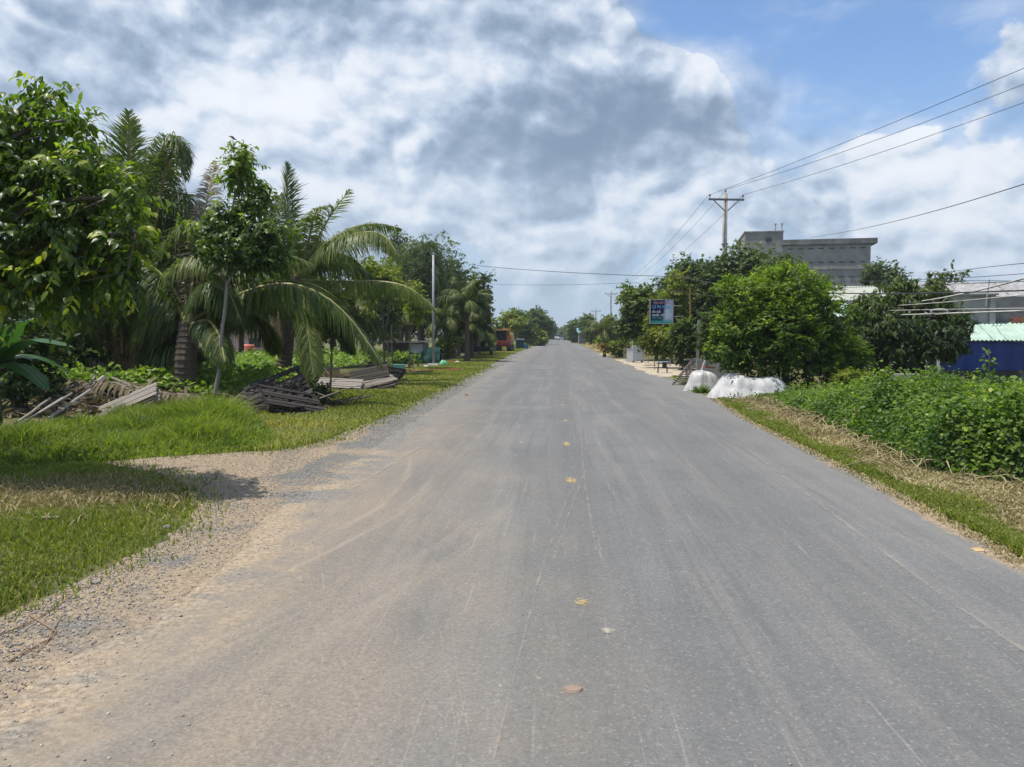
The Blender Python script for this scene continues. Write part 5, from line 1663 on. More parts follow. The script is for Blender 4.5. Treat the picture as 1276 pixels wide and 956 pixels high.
# dead fronds
rd = np.random.default_rng(51)
dl = ['bundle frond with long bare grey stalks slanting down to the turf', 'second dead palm frond in the pile, just under the bare stalks', 'dead palm frond curled over the top of the pile', 'dead palm frond spread behind the slatted panel', 'dead palm frond lying towards the banana plant', 'dead palm frond hanging against the log', 'dead palm frond flat at the bottom of the pile', 'dead palm frond between the log and the short palm trunk', 'dead palm frond lying by the foot of the slender tree']
ds = [((95, 488), (50, 512), (0, 540)), ((100, 492), (60, 515), (15, 545)), ((60, 490), (90, 480), (118, 500)), ((100, 500), (140, 482), (180, 505)), ((70, 500), (30, 495), (-20, 505)), ((118, 478), (105, 500), (92, 530)), ((130, 525), (90, 528), (40, 535)), ((140, 480), (170, 492), (215, 500)), ((180, 508), (225, 498), (262, 508))]
for i, px in enumerate(ds):
    g = G()
    Y0 = 15.6 + rd.normal() * .4
    frond(g, rd, pf(Y0 + .4, Y0 - .9, *[(a_, b_ - 9) for a_, b_ in px], n=12), leaf=.6, nl=50, droop=.8, width=.035, r=.035, lift=.4, ragged=.35 if i > 1 else .65, tintc=.5, m_leaf=0, m_rach=1)
    tag(g.build('dead_palm_frond', [L_DEAD, WOOD_GREY], origin=(GP(px[1][0], 525).x, Y0, 0)), dl[i], 'dead frond', 'dead palm fronds in the debris pile')
g = G()   # tangled brushwood over and round the heaps
for (px_, py_, n_, sp_) in ((75, 522, 70, 1.1), (190, 512, 26, .8), (345, 514, 34, .7), (440, 482, 26, .9)):
    c = GP(px_, py_)
    for i in range(n_):
        L = rd.uniform(.3, 1.3)
        az, el_ = rd.random() * 6.28, abs(rd.normal()) * .35
        p0_ = np.array((c.x + rd.normal() * sp_, c.y + 1.0 + rd.normal() * .45, .03 + .22 * rd.random()))
        d_ = np.array((math.cos(az) * math.cos(el_), math.sin(az) * math.cos(el_) * .6, math.sin(el_)))
        g.tube([p0_, p0_ + d_ * L * .5 + rd.normal(size=3) * .05, p0_ + d_ * L], [rd.uniform(.010, .024), .010, .004], 4, tint=rd.random(), caps=False)
struct(g.build('brushwood', woodmat('brushwood', (.05, .04, .032), (.30, .25, .20))), 'stuff')
g = G()   # leaf litter in the pile
n = 1700
c = GP(95, 522)
x, y = c.x + rd.normal(size=n) * 1.3, c.y + 1.3 + rd.normal(size=n) * .6
z = np.abs(rd.normal(size=n)) * .16 * np.exp(-((x - c.x) / 1.6) ** 2) + .03
g.inst(np.stack([x, y, z], 1), rd.normal(size=(n, 3)) * [1, 1, .5], rd.normal(size=(n, 3)) + Zv, rd.uniform(.12, .42, n), T_NARROW, rd.random(n))
n = 2600
c = GP(330, 512)
x, y = c.x + rd.normal(size=n) * 1.6, c.y + 1.0 + rd.normal(size=n) * .6
x = np.where(x > -4.9, c.x - np.abs(x - c.x), x)
g.inst(np.stack([x, y, .03 + .05 * rd.random(n)], 1), rd.normal(size=(n, 3)) * [1, 1, .3], rd.normal(size=(n, 3)) * .6 + Zv, rd.uniform(.05, .18, n), T_NARROW, rd.random(n) * .6)
n = 2600
c = GP(500, 472)
x, y = c.x - .6 - np.abs(rd.normal(size=n)) * 1.2, c.y + 1.5 + rd.normal(size=n) * 2
x = np.minimum(x, -5.0 - .6 * rd.random(n))
g.inst(np.stack([x, y, .03 + .05 * rd.random(n)], 1), rd.normal(size=(n, 3)) * [1, 1, .3], rd.normal(size=(n, 3)) * .6 + Zv, rd.uniform(.05, .18, n), T_NARROW, rd.random(n))
struct(g.build('leaf_litter', L_DEAD), 'stuff')
def bush(label, px, py, Y, r, h, mat, n, seed, ll=.09, name='bush', tmpl=T_SIMPLE, **kw):
    c = GP(px, py)
    x, y = (c.x, c.y) if Y is None else at(px, Y)
    r_ = np.random.default_rng(seed)
    lob = [(r_.normal() * r * .3, r_.normal() * r * .3, h * r_.uniform(.35, .7), r * .6, r * .6, h * .38) for _ in range(6)]
    a = dict(tl=.2, k=8, ll=ll, droop=.3, up=.6, side=.9, jit=.5, shell=.4, inner=.3, tmpl=tmpl, curve=.2, tintc=.35, r0=.025, ntw=6)
    a.update(kw)
    return tree(name, label, 'bush', (x, y), h * .2, lob, mat, n, seed=seed, **a)
bush('small dark green bush growing between the broken heap and the dark stick', 388, 508, None, .62, .62, L_MANGO, 260, 401)
bush('dark bush added to stand in for the deep shade behind the banana leaves', 30, 480, 15.5, 1.5, 2.4, L_MANGO, 700, 410, ll=.16)  # added bush, its dark leaves make the deep shade behind the banana plant
bush('second dark bush added to stand in for shade, between the banana leaves and the palm stalks', 100, 480, 19.5, 1.3, 2.0, L_MANGO, 500, 411, ll=.16)  # likewise added, keeps the bright field from showing through as shade
bush('small fern like weed before the flat grey pallets', 432, 500, None, .3, .25, L_YELLOW, 60, 402, ll=.07)
bush('leafy weed clump growing at the foot of the grey shed', 500, 458, None, .9, .9, L_FIELD, 200, 403, ll=.14)
bush('yellow green clump behind the green net', 556, 448, None, 1.0, 1.9, L_YELLOW, 200, 404, ll=.2)
bush('fan of bright young palm leaves behind the palm stalks beside the short trunk', 203, 497, 21, .9, .8, L_FIELD, 160, 405, ll=.3, tmpl=T_NARROW)
bush('leafy weeds under the banana leaves at the edge of the dark shade', 75, 500, 17, 1.0, .9, L_FIELD, 220, 406, ll=.12)
bush('low weeds at the foot of the leaning slatted frame', 872, 490, None, .35, .18, L_VINE, 90, 407, ll=.06)
bush('weeds spilling from the verge at the front of the large tarpaulin', 915, 497, None, .6, .16, L_VINE, 150, 408, ll=.06)
bush('yellow flowered weeds beside the far cabinet on the right', 757, 436, None, 1.6, .9, L_YELLOW, 120, 409, ll=.25)

# ------------------------------------------------------------------ small roadside structures, left
def boxes(name, label, cat, loc, rz, items, group=None):
    """items: (part name, centre, size, material[, rot])"""
    root = thing(name, label, cat, loc, (0, 0, rz), group=group)
    for it in items:
        g = G()
        g.box((0, 0, 0), it[2], it[4] if len(it) > 4 else None, .5)
        o = g.build(it[0], it[3], root, local=True)
        o.location = it[1]
    return root
c = at(498, 46)
boxes('shed', 'low grey shed with a flat roof and pale wall panel between the young trees', 'shed', (c[0], c[1], 0), R(6), [
    ('roof', (0, 0, 1.22), (3.4, 1.8, .08), ROOFGREY), ('wall', (.3, .6, .75), (2.8, .08, .8), CONC_DARK), ('wall', (1.05, -.4, .75), (.75, .06, .7), WHITEP),
    ('post', (-1.5, -.7, .6), (.08, .08, 1.2), WOOD_GREY), ('post', (1.55, -.7, .6), (.08, .08, 1.2), WOOD_GREY), ('shelf', (-.6, -.5, .35), (1.8, .5, .06), WOOD_GREY)])
c = GP(540, 456)
g = G()
g.tube([(c.x, c.y, 0), tuple(W(540, 318, c.y))], [.065, .055], 10)
sp = thing('steel_pole', 'tall straight galvanised steel pole on the left verge', 'pole', (c.x, c.y, 0))
g.build('shaft', STEEL, sp, smooth=True)
g = G()
g.box((c.x, c.y, .06), (.7, .5, .14), None, .5, taper=.7)
g.build('footing', CONC, sp)
c = at(530, 44)
g = G()
xx = np.linspace(-.9, .9, 26)
V, q = [], []
for i in range(14):
    a = i / 13
    for x in xx:
        V.append((c[0] + x, c[1] + .5 * math.cos(a * 3.14) + .06 * rd.normal(), math.sin(a * 3.14) * (.75 + .2 * math.sin(x * 3)) + .05 * rd.normal()))
q = [(i * 26 + j, i * 26 + j + 1, i * 26 + 26 + j + 1, i * 26 + 26 + j) for i in range(13) for j in range(25)]
g.add(V, quads=q)
tag(g.build('net_heap', GREENNET, origin=(c[0], c[1], 0), smooth=True), 'dark green netting heaped behind the steel pole', 'netting')
def bag(label, px, py, w, h, mat, seed=0, name='plastic_bag', cat='bag'):
    c = GP(px, py)
    r_ = np.random.default_rng(seed)
    V, n, m = [], 14, 7
    for i in range(m):
        a = i / (m - 1) * math.pi / 2
        for j in range(n):
            t = j / n * 6.283
            k = 1 + .16 * math.sin(3 * t + seed) + .07 * r_.normal()
            V.append((c.x + w / 2 * math.cos(a) * math.cos(t) * k, c.y + w / 2 * .8 * math.cos(a) * math.sin(t) * k, h * math.sin(a) * (1 + .05 * r_.normal())))
    q = [(i * n + j, i * n + (j + 1) % n, i * n + n + (j + 1) % n, i * n + n + j) for i in range(m - 1) for j in range(n)]
    g = G()
    g.add(V, quads=q)
    return tag(g.build(name, mat, origin=(c.x, c.y, 0), smooth=True), label, cat)
bag('bright green plastic bag lying right of the steel pole', 552, 455, .48, .26, GREENBAG, 1)
bag('small red bag behind the green one on the verge', 564, 451, .28, .14, REDP, 2)
bag('small white bag at the end of the litter on the verge', 570, 452, .30, .10, WHITEP, 3)
bag('white crumpled bag at the foot of the steel pole', 531, 458, .36, .10, WHITEP, 4)
c = GP(497, 461)
boxes('plastic_tray', 'pale teal plastic tray on the ground beside the dark stake', 'tray', (c.x, c.y, 0), .1, [('body', (0, 0, .12), (.5, .35, .22), TEALP), ('rim', (0, 0, .24), (.56, .41, .03), TEALP)])
timber('rotten reddish brown plank lying along the verge edge', W(505, 463, 33.8), W(575, 460, 35), .12, .1, TERRA, 'plank', 'plank', tint=.5)
timber('dark plank lying on the verge behind the rotten reddish one', W(478, 466, 31.5), W(540, 463, 33), .10, .1, WOOD_DARK, 'plank', 'plank')
# distant pink wall and red drum behind the field
c = at(345, 58)
root = boxes('farmhouse', 'low pinkish farmhouse wall seen under the palms beyond the field', 'house', (c[0], c[1], 0), R(4), [
    ('wall', (0, 0, 1.0), (6.2, 3, 2.0), PINK), ('roof', (0, 0, 2.08), (6.8, 3.6, .12), ROOFGREY), ('door', (1.2, -1.51, .75), (.8, .04, 1.5), WOOD_DARK), ('window', (-1.2, -1.51, 1.05), (.9, .04, .7), GLASS)])
g = G()
c = at(309, 50)
g.tube([(c[0], c[1], 0), (c[0], c[1], .1), (c[0], c[1], .9), (c[0], c[1], 1.0)], [.38, .42, .42, .36], 14)
tag(g.build('drum', plainmat('coral_plastic', (.55, .14, .09), .5), origin=(c[0], c[1], 0), smooth=True), 'coral red drum standing before the pink farmhouse wall', 'drum')
# small grey bucket-like crate behind pallets
c = GP(392, 482)
boxes('crate', 'pale slatted crate standing behind the flat grey pallet', 'crate', (c.x + .1, c.y + 1.6, 0), .1, [('side_panel', (0, 0, .26), (.42, .4, .46), PAPER), ('rim', (0, 0, .51), (.46, .44, .04), WOOD_GREY)])

# red and yellow tractor parked on the verge
c = GP(627, 438)
Yt = c.y
tr = thing('tractor', 'red and yellow farm tractor parked on the left verge, seen from behind', 'tractor', (c.x, Yt, 0), (0, 0, R(-4)))
def tp_(name, c_, s_, m_, rot=None, taper=1.0):
    g = G()
    g.box((0, 0, 0), s_, rot, .5, taper=taper)
    o = g.build(name, m_, tr, local=True)
    o.location = c_
    md = o.modifiers.new('bevel', 'BEVEL')
    md.width = min(s_) * .12
    md.segments = 2
    return o
tp_('body', (0, .9, .78), (1.45, 3.0, .55), REDP)
tp_('rear_panel', (.0, -.63, .86), (1.3, .08, .35), REDP)
tp_('engine_cover', (.62, 1.0, 1.45), (.55, 2.2, .85), YELP, taper=.8)
cab = tp_('cab', (-.18, .2, 1.55), (1.2, 1.4, 1.1), GLASS, taper=.93)
tp_('roof', (-.12, .2, 2.14), (1.35, 1.6, .14), YELP)
for sx in (-.76, .38):
    for sy in (-.5, .9):
        tp_('pillar', (sx, sy, 1.55), (.08, .08, 1.12), REDP)
tp_('handrail', (.25, .6, 2.28), (.9, .05, .05), YELP)
for sx in (-.62, .62):
    g = G()
    g.tube([(sx - .2, 0, .36), (sx + .2, 0, .36)], .36, 18)
    g.V[0][:] = g.V[0]
    w = g.build('wheel', BLACK, tr, local=True)
    w.location = (0, -.1, 0)
    g = G()
    g.tube([(sx - .2, 0, .36), (sx + .2, 0, .36)], .36, 18)
    w = g.build('wheel', BLACK, tr, local=True)
    w.location = (0, 1.9, 0)
    g = G()
    g.box((sx, .9, .30), (.38, 2.0, .42))
    g.build('track', BLACK, tr, local=True)
g = G()
g.tube([(.1, .9, 2.2), (.1, .9, 3.0)], .035, 6)
g.build('exhaust', BLACK, tr, local=True)
c = at(600, 62)
boxes('trailer', 'low black flat trailer in the shade beside the tractor', 'trailer', (c[0], c[1], 0), R(-5), [('bed', (0, 0, .45), (1.9, 3.0, .16), BLACK), ('rail', (0, -1.5, .62), (1.9, .06, .2), BLACK), ('wheel', (-.8, 0, .25), (.2, .5, .5), BLACK), ('wheel', (.8, 0, .25), (.2, .5, .5), BLACK)])
c = GP(650, 434)
boxes('waste_bin', 'dark green waste bin with a pale lid beyond the tractor', 'bin', (at(648, 92)[0], 92, 0), 0, [('body', (0, 0, .55), (.95, .8, 1.1), GREENNET), ('lid', (0, 0, 1.15), (1.0, .85, .08), WHITEP)])
boxes('crate', 'small blue plastic crate standing beside the green waste bin', 'crate', (at(655.5, 91)[0], 91, 0), 0, [('body', (0, 0, .26), (.5, .5, .5), BLUEP), ('rim', (0, 0, .53), (.54, .54, .04), BLUEP)])

# ------------------------------------------------------------------ tarpaulins
def tarp(label, px, pyb, a, b, h, seed, rz=0.0):
    c = GP(px, pyb)
    cy = c.y + b
    r_ = np.random.default_rng(seed)
    nt, nr = 150, 40
    th = np.linspace(0, 2 * math.pi, nt, endpoint=False)
    s = np.linspace(0, 1, nr)
    ph = r_.random(8) * 6.28
    fr = np.array([2, 3, 5, 7, 9, 13, 17, 23])
    am = .5 / (1 + np.arange(8) * .35)
    fold = sum(am[k] * np.sin(fr[k] * th + ph[k] + .6 * np.sin(2 * th + ph[k])) for k in range(8))
    fold = fold * .75
    V = []
    for i in range(nr):
        v = s[i]
        # rounded box: flat crown then steep side then hem flaring on the ground
        rad = v ** .70
        z = h * (1 - v ** 3.6) * (1 + .02 * np.sin(3 * th + ph[0]) * v)
        sq = (np.abs(np.cos(th)) ** 3.0 + np.abs(np.sin(th)) ** 3.0) ** (-1 / 3.0)
        k = 1 + (.055 * fold) * v ** 1.3 + .10 * max(0, v - .85) / .15 * (1 + .3 * np.sin(5 * th + ph[1]))
        x = a * rad * sq * np.cos(th) * k
        y = b * rad * sq * np.sin(th) * k
        z = z + .035 * fold * (v * (1 - v) * 3) + .012 * np.sin(x * 7 + ph[2]) * (1 - v) + .01 * np.sin(y * 11 + x * 5) * (1 - v) + .012
        z = z - .10 * h * (x / a) * (1 - v)
        z = z * (1 + .16 * np.sin(x / a * 1.9 + ph[3]))
        V.append(np.stack([x, y, np.maximum(z, .012)], 1))
    V = np.concatenate(V)
    q = [(i * nt + j, i * nt + (j + 1) % nt, i * nt + nt + (j + 1) % nt, i * nt + nt + j) for i in range(nr - 1) for j in range(nt)]
    g = G()
    g.add(V + np.array((c.x, cy, 0)), quads=q)
    return tag(g.build('tarpaulin', WTARP, origin=(c.x, cy, 0), smooth=True), label, 'tarpaulin', 'white tarpaulins on the right verge')
tarp('large white tarpaulin draped over a mound at the foot of the bright round tree', 944, 499, .95, .72, .64, 61)
tarp('smaller white tarpaulin bundle between the large one and the slatted frame', 880, 489, .50, .42, .50, 62)
c = GP(884, 480)
g = G()
g.box((at(886, 25.6)[0], 25.6, .40), (.95, .12, .78), (R(-12), R(3), R(10)), .5)
tag(g.build('concrete_slab', CONC_DARK, origin=(at(886, 25.6)[0], 25.6, 0)), 'grey concrete slab leaning behind the smaller tarpaulin', 'concrete slab')
g = G()
g.box((at(884, 23.6)[0], 23.6, .64), (.34, .2, .05), (0, .1, .2), .5)
tag(g.build('roof_tile', BRICK, origin=(at(884, 23.6)[0], 23.6, .6)), 'red clay tile resting on top of the smaller tarpaulin heap', 'tile')

# slatted frame leaning on a barrier
f0, f1 = GP(838, 480), W(862, 450, 26.6)
root = thing('slatted_frame', 'long weathered slatted frame leaning up from the road edge', 'wooden frame', (f0.x, f0.y, 0))
A0, A1 = Vector((f0.x, f0.y - .1, .04)), Vector((f1.x, f1.y, f1.z))
B0, B1 = A0 + Vector((.48, -.05, .02)), A1 + Vector((.42, -.05, .0))
for a_, b_ in ((A0, A1), (B0, B1), ((A0 + B0) / 2, (A1 + B1) / 2)):
    g = G()
    g.beam(a_, b_, .06, .05, .5)
    g.build('rail', WOOD_GREY, root)
for i in range(13):
    f = (i + .5) / 13
    g = G()
    g.beam(A0.lerp(A1, f) + Vector((-.03, 0, .04)), B0.lerp(B1, f) + Vector((.03, 0, .04)), .075, .025, .3 + .5 * rd.random())
    g.build('slat', WOOD_GREY, root)
cb = at(866, 27)
boxes('barrier', 'low weathered trestle carrying the top of the slatted frame', 'trestle', (cb[0], cb[1], 0), .1, [('top_plank', (0, 0, .76), (.7, .2, .05), WOOD_GREY), ('leg', (-.28, 0, .365), (.06, .06, .73), WOOD_DARK), ('leg', (.28, 0, .365), (.06, .06, .73), WOOD_DARK)])
timber('loose pale pole leaning beside the slatted frame', W(868, 480, 22), W(894, 452, 23.5) if False else W(878, 450, 24.6), .05, .05, BARK_PALE, 'stick', 'stick')

# concrete post with a wooden hut behind
c = at(870, 35)
root = thing('concrete_post', 'pale square concrete post standing among the shrubs', 'post', (c[0], c[1], 0))
g = G()
g.box((c[0], c[1], 1.15), (.12, .12, 2.3), (0, R(1.5), 0), .5)
g.build('shaft', POLE, root)
c = at(888, 36.5)
boxes('hut', 'small dark hut with a thin sheet roof behind the concrete post', 'hut', (c[0], c[1], 0), 0, [('roof', (0, 0, 2.05), (1.7, 1.4, .05), ROOFGREY, (R(4), 0, 0)), ('wall', (.1, .3, 1.0), (1.3, .08, 2.0), WOOD_DARK), ('post', (-.75, -.5, 1.0), (.07, .07, 2.0), WOOD_DARK), ('post', (.75, -.5, 1.0), (.07, .07, 2.0), WOOD_DARK)])

# ------------------------------------------------------------------ sign
c = at(824, 40)
zc0, zc1 = W(824, 403, 40).z, W(824, 374, 40).z
wd = 27 / 957 * 40
SB = lambda nm, col, r=.5: plainmat(nm, col, r, .4, var=.08)
m_sign, t_, out_ = newmat('sign_print')
cc = coords(t_, 'Object')
sx_ = t_.node('ShaderNodeSeparateXYZ')
t_.put(sx_.inputs[0], cc)
colr = t_.mix(t_.smooth(t_.math('ADD', sx_.outputs[0], t_.math('MULTIPLY', sx_.outputs[2], -.10)), .05, .22), (.012, .018, .05), (.42, .50, .60))
colr = t_.mix(t_.smooth(sx_.outputs[2], -.36, -.55), colr, (.05, .33, .30))
bsdf(t_, out_, colr, .75, .15)
hs = (zc1 - zc0)
sg = thing('shop_sign', 'dark blue shop sign board with white and red lettering on a thin post', 'sign', (c[0], 40, (zc0 + zc1) / 2), (0, 0, R(2)))
g = G()
g.box((0, 0, 0), (wd, .05, hs), None, .5)
g.build('board', m_sign, sg, local=True)
for nm, cen, sz_ in (('frame', (0, 0, hs / 2 + .012), (wd + .08, .09, .035)), ('frame', (0, 0, -hs / 2 - .012), (wd + .08, .09, .035)), ('frame', (-wd / 2 - .02, 0, 0), (.04, .09, hs - .01)), ('frame', (wd / 2 + .02, 0, 0), (.04, .09, hs - .01))):
    g = G()
    g.box(cen, sz_, None, .5)
    g.build(nm, STEEL, sg, local=True)
g = G()
g.tube([(wd / 2 - .08, .07, -(zc0 + zc1) / 2), (wd / 2 - .08, .07, hs / 2)], .035, 8)
g.build('post', STEEL, sg, local=True)
for zz_ in (-.25, .3):
    g = G()
    g.tube([(wd / 2, .06, zz_), (wd / 2 + .5, .3, zz_ + .02)], .018, 6)
    g.build('bracket', STEEL, sg, local=True)
def text(s, x, z, size, mat, wmax=None, parent=sg):
    cu = bpy.data.curves.new('lettering', 'FONT')
    cu.body = s
    cu.size = size
    cu.extrude = .002
    cu.offset = size * .022
    cu.materials.append(mat)
    o = bpy.data.objects.new('lettering', cu)
    COL.objects.link(o)
    o.parent = parent
    o.location = (x, -.030, z)
    o.rotation_euler = (R(90), 0, 0)
    bpy.context.view_layer.update()
    dimx = o.dimensions.x
    me = bpy.data.meshes.new_from_object(o.evaluated_get(bpy.context.evaluated_depsgraph_get()))
    bpy.data.objects.remove(o)
    me.name = 'lettering'
    o = bpy.data.objects.new('lettering', me)
    COL.objects.link(o)
    o.parent = parent
    o.location = (x, -.030, z)
    o.rotation_euler = (R(90), 0, 0)
    if wmax:
        o.scale = (wmax / max(dimx, .01), 1, 1)
    return o
T_RED, T_BLUE, T_WH, T_TEAL = SB('print_red', (.62, .28, .28)), SB('print_sky_blue', (.16, .42, .68)), SB('print_white', (.72, .74, .76)), SB('print_teal', (.08, .42, .42))
L_ = -wd / 2 + .07
text('TIỆM HỚT TÓC', L_ + .05, hs * .33, .16, T_RED, wd * .74)
text('Cô Phi Hùng', L_, hs * .15, .22, T_BLUE, wd * .76)
text('UỐN - DUỖI', L_, -hs * .045, .14, T_WH, wd * .38)
text('NHUỘM - GỘI', L_, -hs * .19, .14, T_WH, wd * .54)
text('ĐIỆN THOẠI', L_, -hs * .30, .11, T_TEAL, wd * .45)
g = G()   # pale figure shape printed at the right of the board
th = np.linspace(0, 6.283, 20, endpoint=False)
for (cx_, cz_, ra, rb_) in ((.30, .05, .12, .10), (.34, -.20, .17, .18), (.33, .33, .10, .07)):
    V = [(cx_ + ra * math.cos(a), -.0285, cz_ + rb_ * math.sin(a)) for a in th] + [(cx_, -.0285, cz_)]
    g.add(V, tris=[(i, (i + 1) % 20, 20) for i in range(20)])
g.build('print', SB('print_pale', (.55, .58, .64)), sg, local=True)

# cabinet, box, table, stakes by the sand
c = GP(795, 452)
boxes('cabinet', 'pale grey cabinet standing at the edge of the sandy forecourt', 'cabinet', (c.x, c.y + .2, 0), R(4), [('body', (0, 0, .55), (.62, .5, .92), GREYP), ('door', (0, -.26, .57), (.54, .02, .80), plainmat('cabinet_door', (.45, .50, .53), .4, .4, var=.06)), ('foot', (-.25, 0, .05), (.06, .4, .09), BLACK), ('foot', (.25, 0, .05), (.06, .4, .09), BLACK), ('handle', (.2, -.28, .6), (.02, .02, .14), STEEL)])
boxes('washing_machine', 'shorter off-white appliance with a rounded front beside the grey cabinet', 'appliance', (at(785, c.y + .5)[0], c.y + .5, 0), R(-8), [('body', (0, 0, .40), (.34, .5, .78), WHITEP), ('lid', (0, 0, .81), (.36, .52, .04), GREYP), ('side_panel', (.19, 0, .4), (.03, .46, .7), BLACK)])
bag('low heap of sand on the forecourt before the grey cabinet', 807, 456, .9, .14, SAND, 9, 'sand_heap', 'sand heap')
c = at(838, 33)
tb_ = thing('table', 'small dark folding table standing on the sandy ground before the shrubs', 'table', (c[0] - .4, c[1], 0))
g = G()
g.box((0, 0, .48), (.5, .35, .03))
o = g.build('tabletop', GREYP, tb_, local=True)
for sx in (-.2, .2):
    for sy in (-.13, .13):
        g = G()
        g.tube([(sx, sy, 0), (sx * .8, sy, .47)], .014, 5)
        g.build('leg', BLACK, tb_, local=True)
timber('thin grey stake standing right of the cabinet', gp3(808, 452), tuple(W(808, 432, GP(808, 452).y)), .05, .05, BARK_PALE, 'stake', 'stake')
timber('thin stake standing on the road side of the sandy ground', gp3(816, 461), tuple(W(815, 446, GP(816, 461).y)), .04, .04, WOOD_GREY, 'stake', 'stake')
for px, lab in ((778, 'weathered stake left of the appliance'), (781, 'second weathered stake left of the appliance')):
    timber(lab, gp3(px, 448), tuple(W(px, 425, GP(px, 448).y)), .07, .05, BARK_PALE, 'stake', 'stake')
timber('orange brown bamboo pole rising out of the dark tree behind the sign', at(860, 42) + (0,), tuple(W(860, 358, 42)), .06, .05, plainmat('bamboo', (.30, .18, .06)), 'bamboo_pole', 'pole')
timber('thin upright pole behind the sign board', at(838, 44) + (0,), tuple(W(838, 358, 44)), .05, .05, BARK, 'pole', 'pole')
# stack of red boats / planks
c = GP(764, 445)
boxes('bench', 'dull red wooden bench stacked at the roadside beyond the hedge', 'bench', (c.x, c.y, 0), R(20), [('seat', (0, 0, .50), (1.9, .5, .12), TERRA), ('seat', (.1, -.1, .95), (2.0, .45, .12), TERRA), ('leg', (-.7, 0, .22), (.1, .4, .44), WOOD_DARK), ('leg', (.7, 0, .22), (.1, .4, .44), WOOD_DARK), ('backrest', (0, .2, .72), (1.8, .08, .34), TERRA)])
struct(poly_sheet('dry_verge', wobble([(3.8, 63), (4.6, 100), (5.0, 160), (7.0, 160), (8.5, 100), (8.2, 66)], .5, .15, 14, True), .006, plainmat('dry_straw_ground', (.36, .26, .12), .95, .1, var=.4, scale=.6)))
g = G()
n = 5000
y = rg.uniform(60, 150, n)
x = 4.3 + (y - 60) * .012 + 3.2 * rg.random(n)
blades(g, rg, x, y, .25 + .3 * rg.random(n), .09, rg.random(n), .8)
struct(g.build('dry_grass', L_STRAW), 'stuff')

# far roofs right
c = at(729, 150)
root = boxes('house', 'far roadside house with a blue green sheet roof', 'house', (c[0] + .6, 150, 0), 0, [('wall', (0, 1, 1.2), (3.6, 4, 2.4), CONC_DARK), ('roof', (0, 0, 2.55), (4.4, 6, .12), ROOFBLUE, (R(8), 0, 0)), ('post', (-1.9, -2.6, 1.1), (.12, .12, 2.2), WHITEP), ('post', (1.9, -2.6, 1.1), (.12, .12, 2.2), WHITEP)])
c = at(718, 165)
pr = thing('parasol', 'red and white roadside parasol far down the right side', 'parasol', (c[0], 165, 0))
g = G()
g.tube([(0, 0, 0), (0, 0, 1.7)], .05, 6)
g.build('pole', STEEL, pr, local=True)
for i in range(8):
    a0, a1 = i * math.pi / 4, (i + 1) * math.pi / 4
    g = G()
    g.add([(0, 0, 2.1), (1.5 * math.cos(a0), 1.5 * math.sin(a0), 1.5), (1.5 * math.cos(a1), 1.5 * math.sin(a1), 1.5)], tris=[(0, 1, 2)])
    g.build('panel', REDP if i % 2 else WHITEP, pr, local=True)

# vehicles near the vanishing point
def car(label, px, Y, body, name='car', h=1.5, w=1.75, L=4.2, cat='car'):
    c = at(px, Y)
    r_ = thing(name, label, cat, (c[0], Y, 0))
    def bx(nm, c_, s_, m_, tp=1.0):
        g = G()
        g.box((0, 0, 0), s_, None, .5, taper=tp)
        o = g.build(nm, m_, r_, local=True)
        o.location = c_
        md = o.modifiers.new('bevel', 'BEVEL')
        md.width = min(s_) * .15
    bx('body', (0, 0, .35 + h * .17), (w, L, h * .38), body)
    bx('cabin', (0, .2, .35 + h * .50), (w * .9, L * .55, h * .34), GLASS, .82)
    bx('roof', (0, .2, .35 + h * .69), (w * .72, L * .42, .06), body)
    bx('bumper', (0, -L / 2, .42), (w * .96, .12, .2), BLACK)
    for sx in (-1, 1):
        bx('headlight', (sx * w * .36, -L / 2 - .01, .35 + h * .2), (.3, .06, .14), WHITEP)
        for sy in (-1.3, 1.3):
            g = G()
            g.tube([(sx * w * .5 - .1, sy, .33), (sx * w * .5 + .1, sy, .33)], .33, 14)
            g.build('wheel', BLACK, r_, local=True)
car('grey car driving on the road near the vanishing point', 699.5, 250, GREYP)
car('white van driving far off near the vanishing point', 693.5, 270, WHITEP, 'van', 2.2, 1.8, 4.8, 'van')

# ------------------------------------------------------------------ utility poles and wires
XP = W(903, 300, 51).x
def utility_pole(label, loc, h, arm=2.35, rz=0.0, lean=0.0):
    r_ = thing('utility_pole', label, 'utility pole', loc, (0, lean, rz), group='utility poles along the right of the road')
    g = G()
    g.tube([(0, 0, -.1), (0, 0, h * .5), (0, 0, h)], [.19, .165, .14], 12)
    g.build('shaft', POLE, r_, local=True, smooth=True)
    g = G()
    g.box((0, -.17, h - .40), (arm, .10, .12))
    g.build('crossarm', CONC_DARK, r_, local=True)
    for s in (-1, 1):
        g = G()
        g.beam((s * arm * .36, -.20, h - .46), (s * .10, -.20, h - 1.12), .06, .05)
        g.build('brace', CONC_DARK, r_, local=True)
    for x_ in (-arm / 2 + .08, arm / 2 - .08, 0):
        g = G()
        z0 = h - .34 if x_ else h
        yy = -.17 if x_ else 0
        g.tube([(x_, yy, z0 - .02), (x_, yy, z0 + .12), (x_, yy, z0 + .15), (x_, yy, z0 + .22), (x_, yy, z0 + .28)], [.02, .025, .07, .075, .03], 8)
        g.build('insulator', PORC, r_, local=True)
    g = G()
    g.box((0, -.02, h * .70), (.36, .36, .10))
    g.build('collar', STEEL, r_, local=True)
    return r_
H1 = W(906, 236, 51).z - .28
utility_pole('tall concrete utility pole with a braced crossarm above the dark trees', (XP, 51, 0), H1, 2.35, R(8))
poles = [(XP, 51, H1)]
tops = [(777, 355, 128), (761.5, 364, 160), (742.5, 386, 225), (727, 395, 320), (719, 402, 430)]
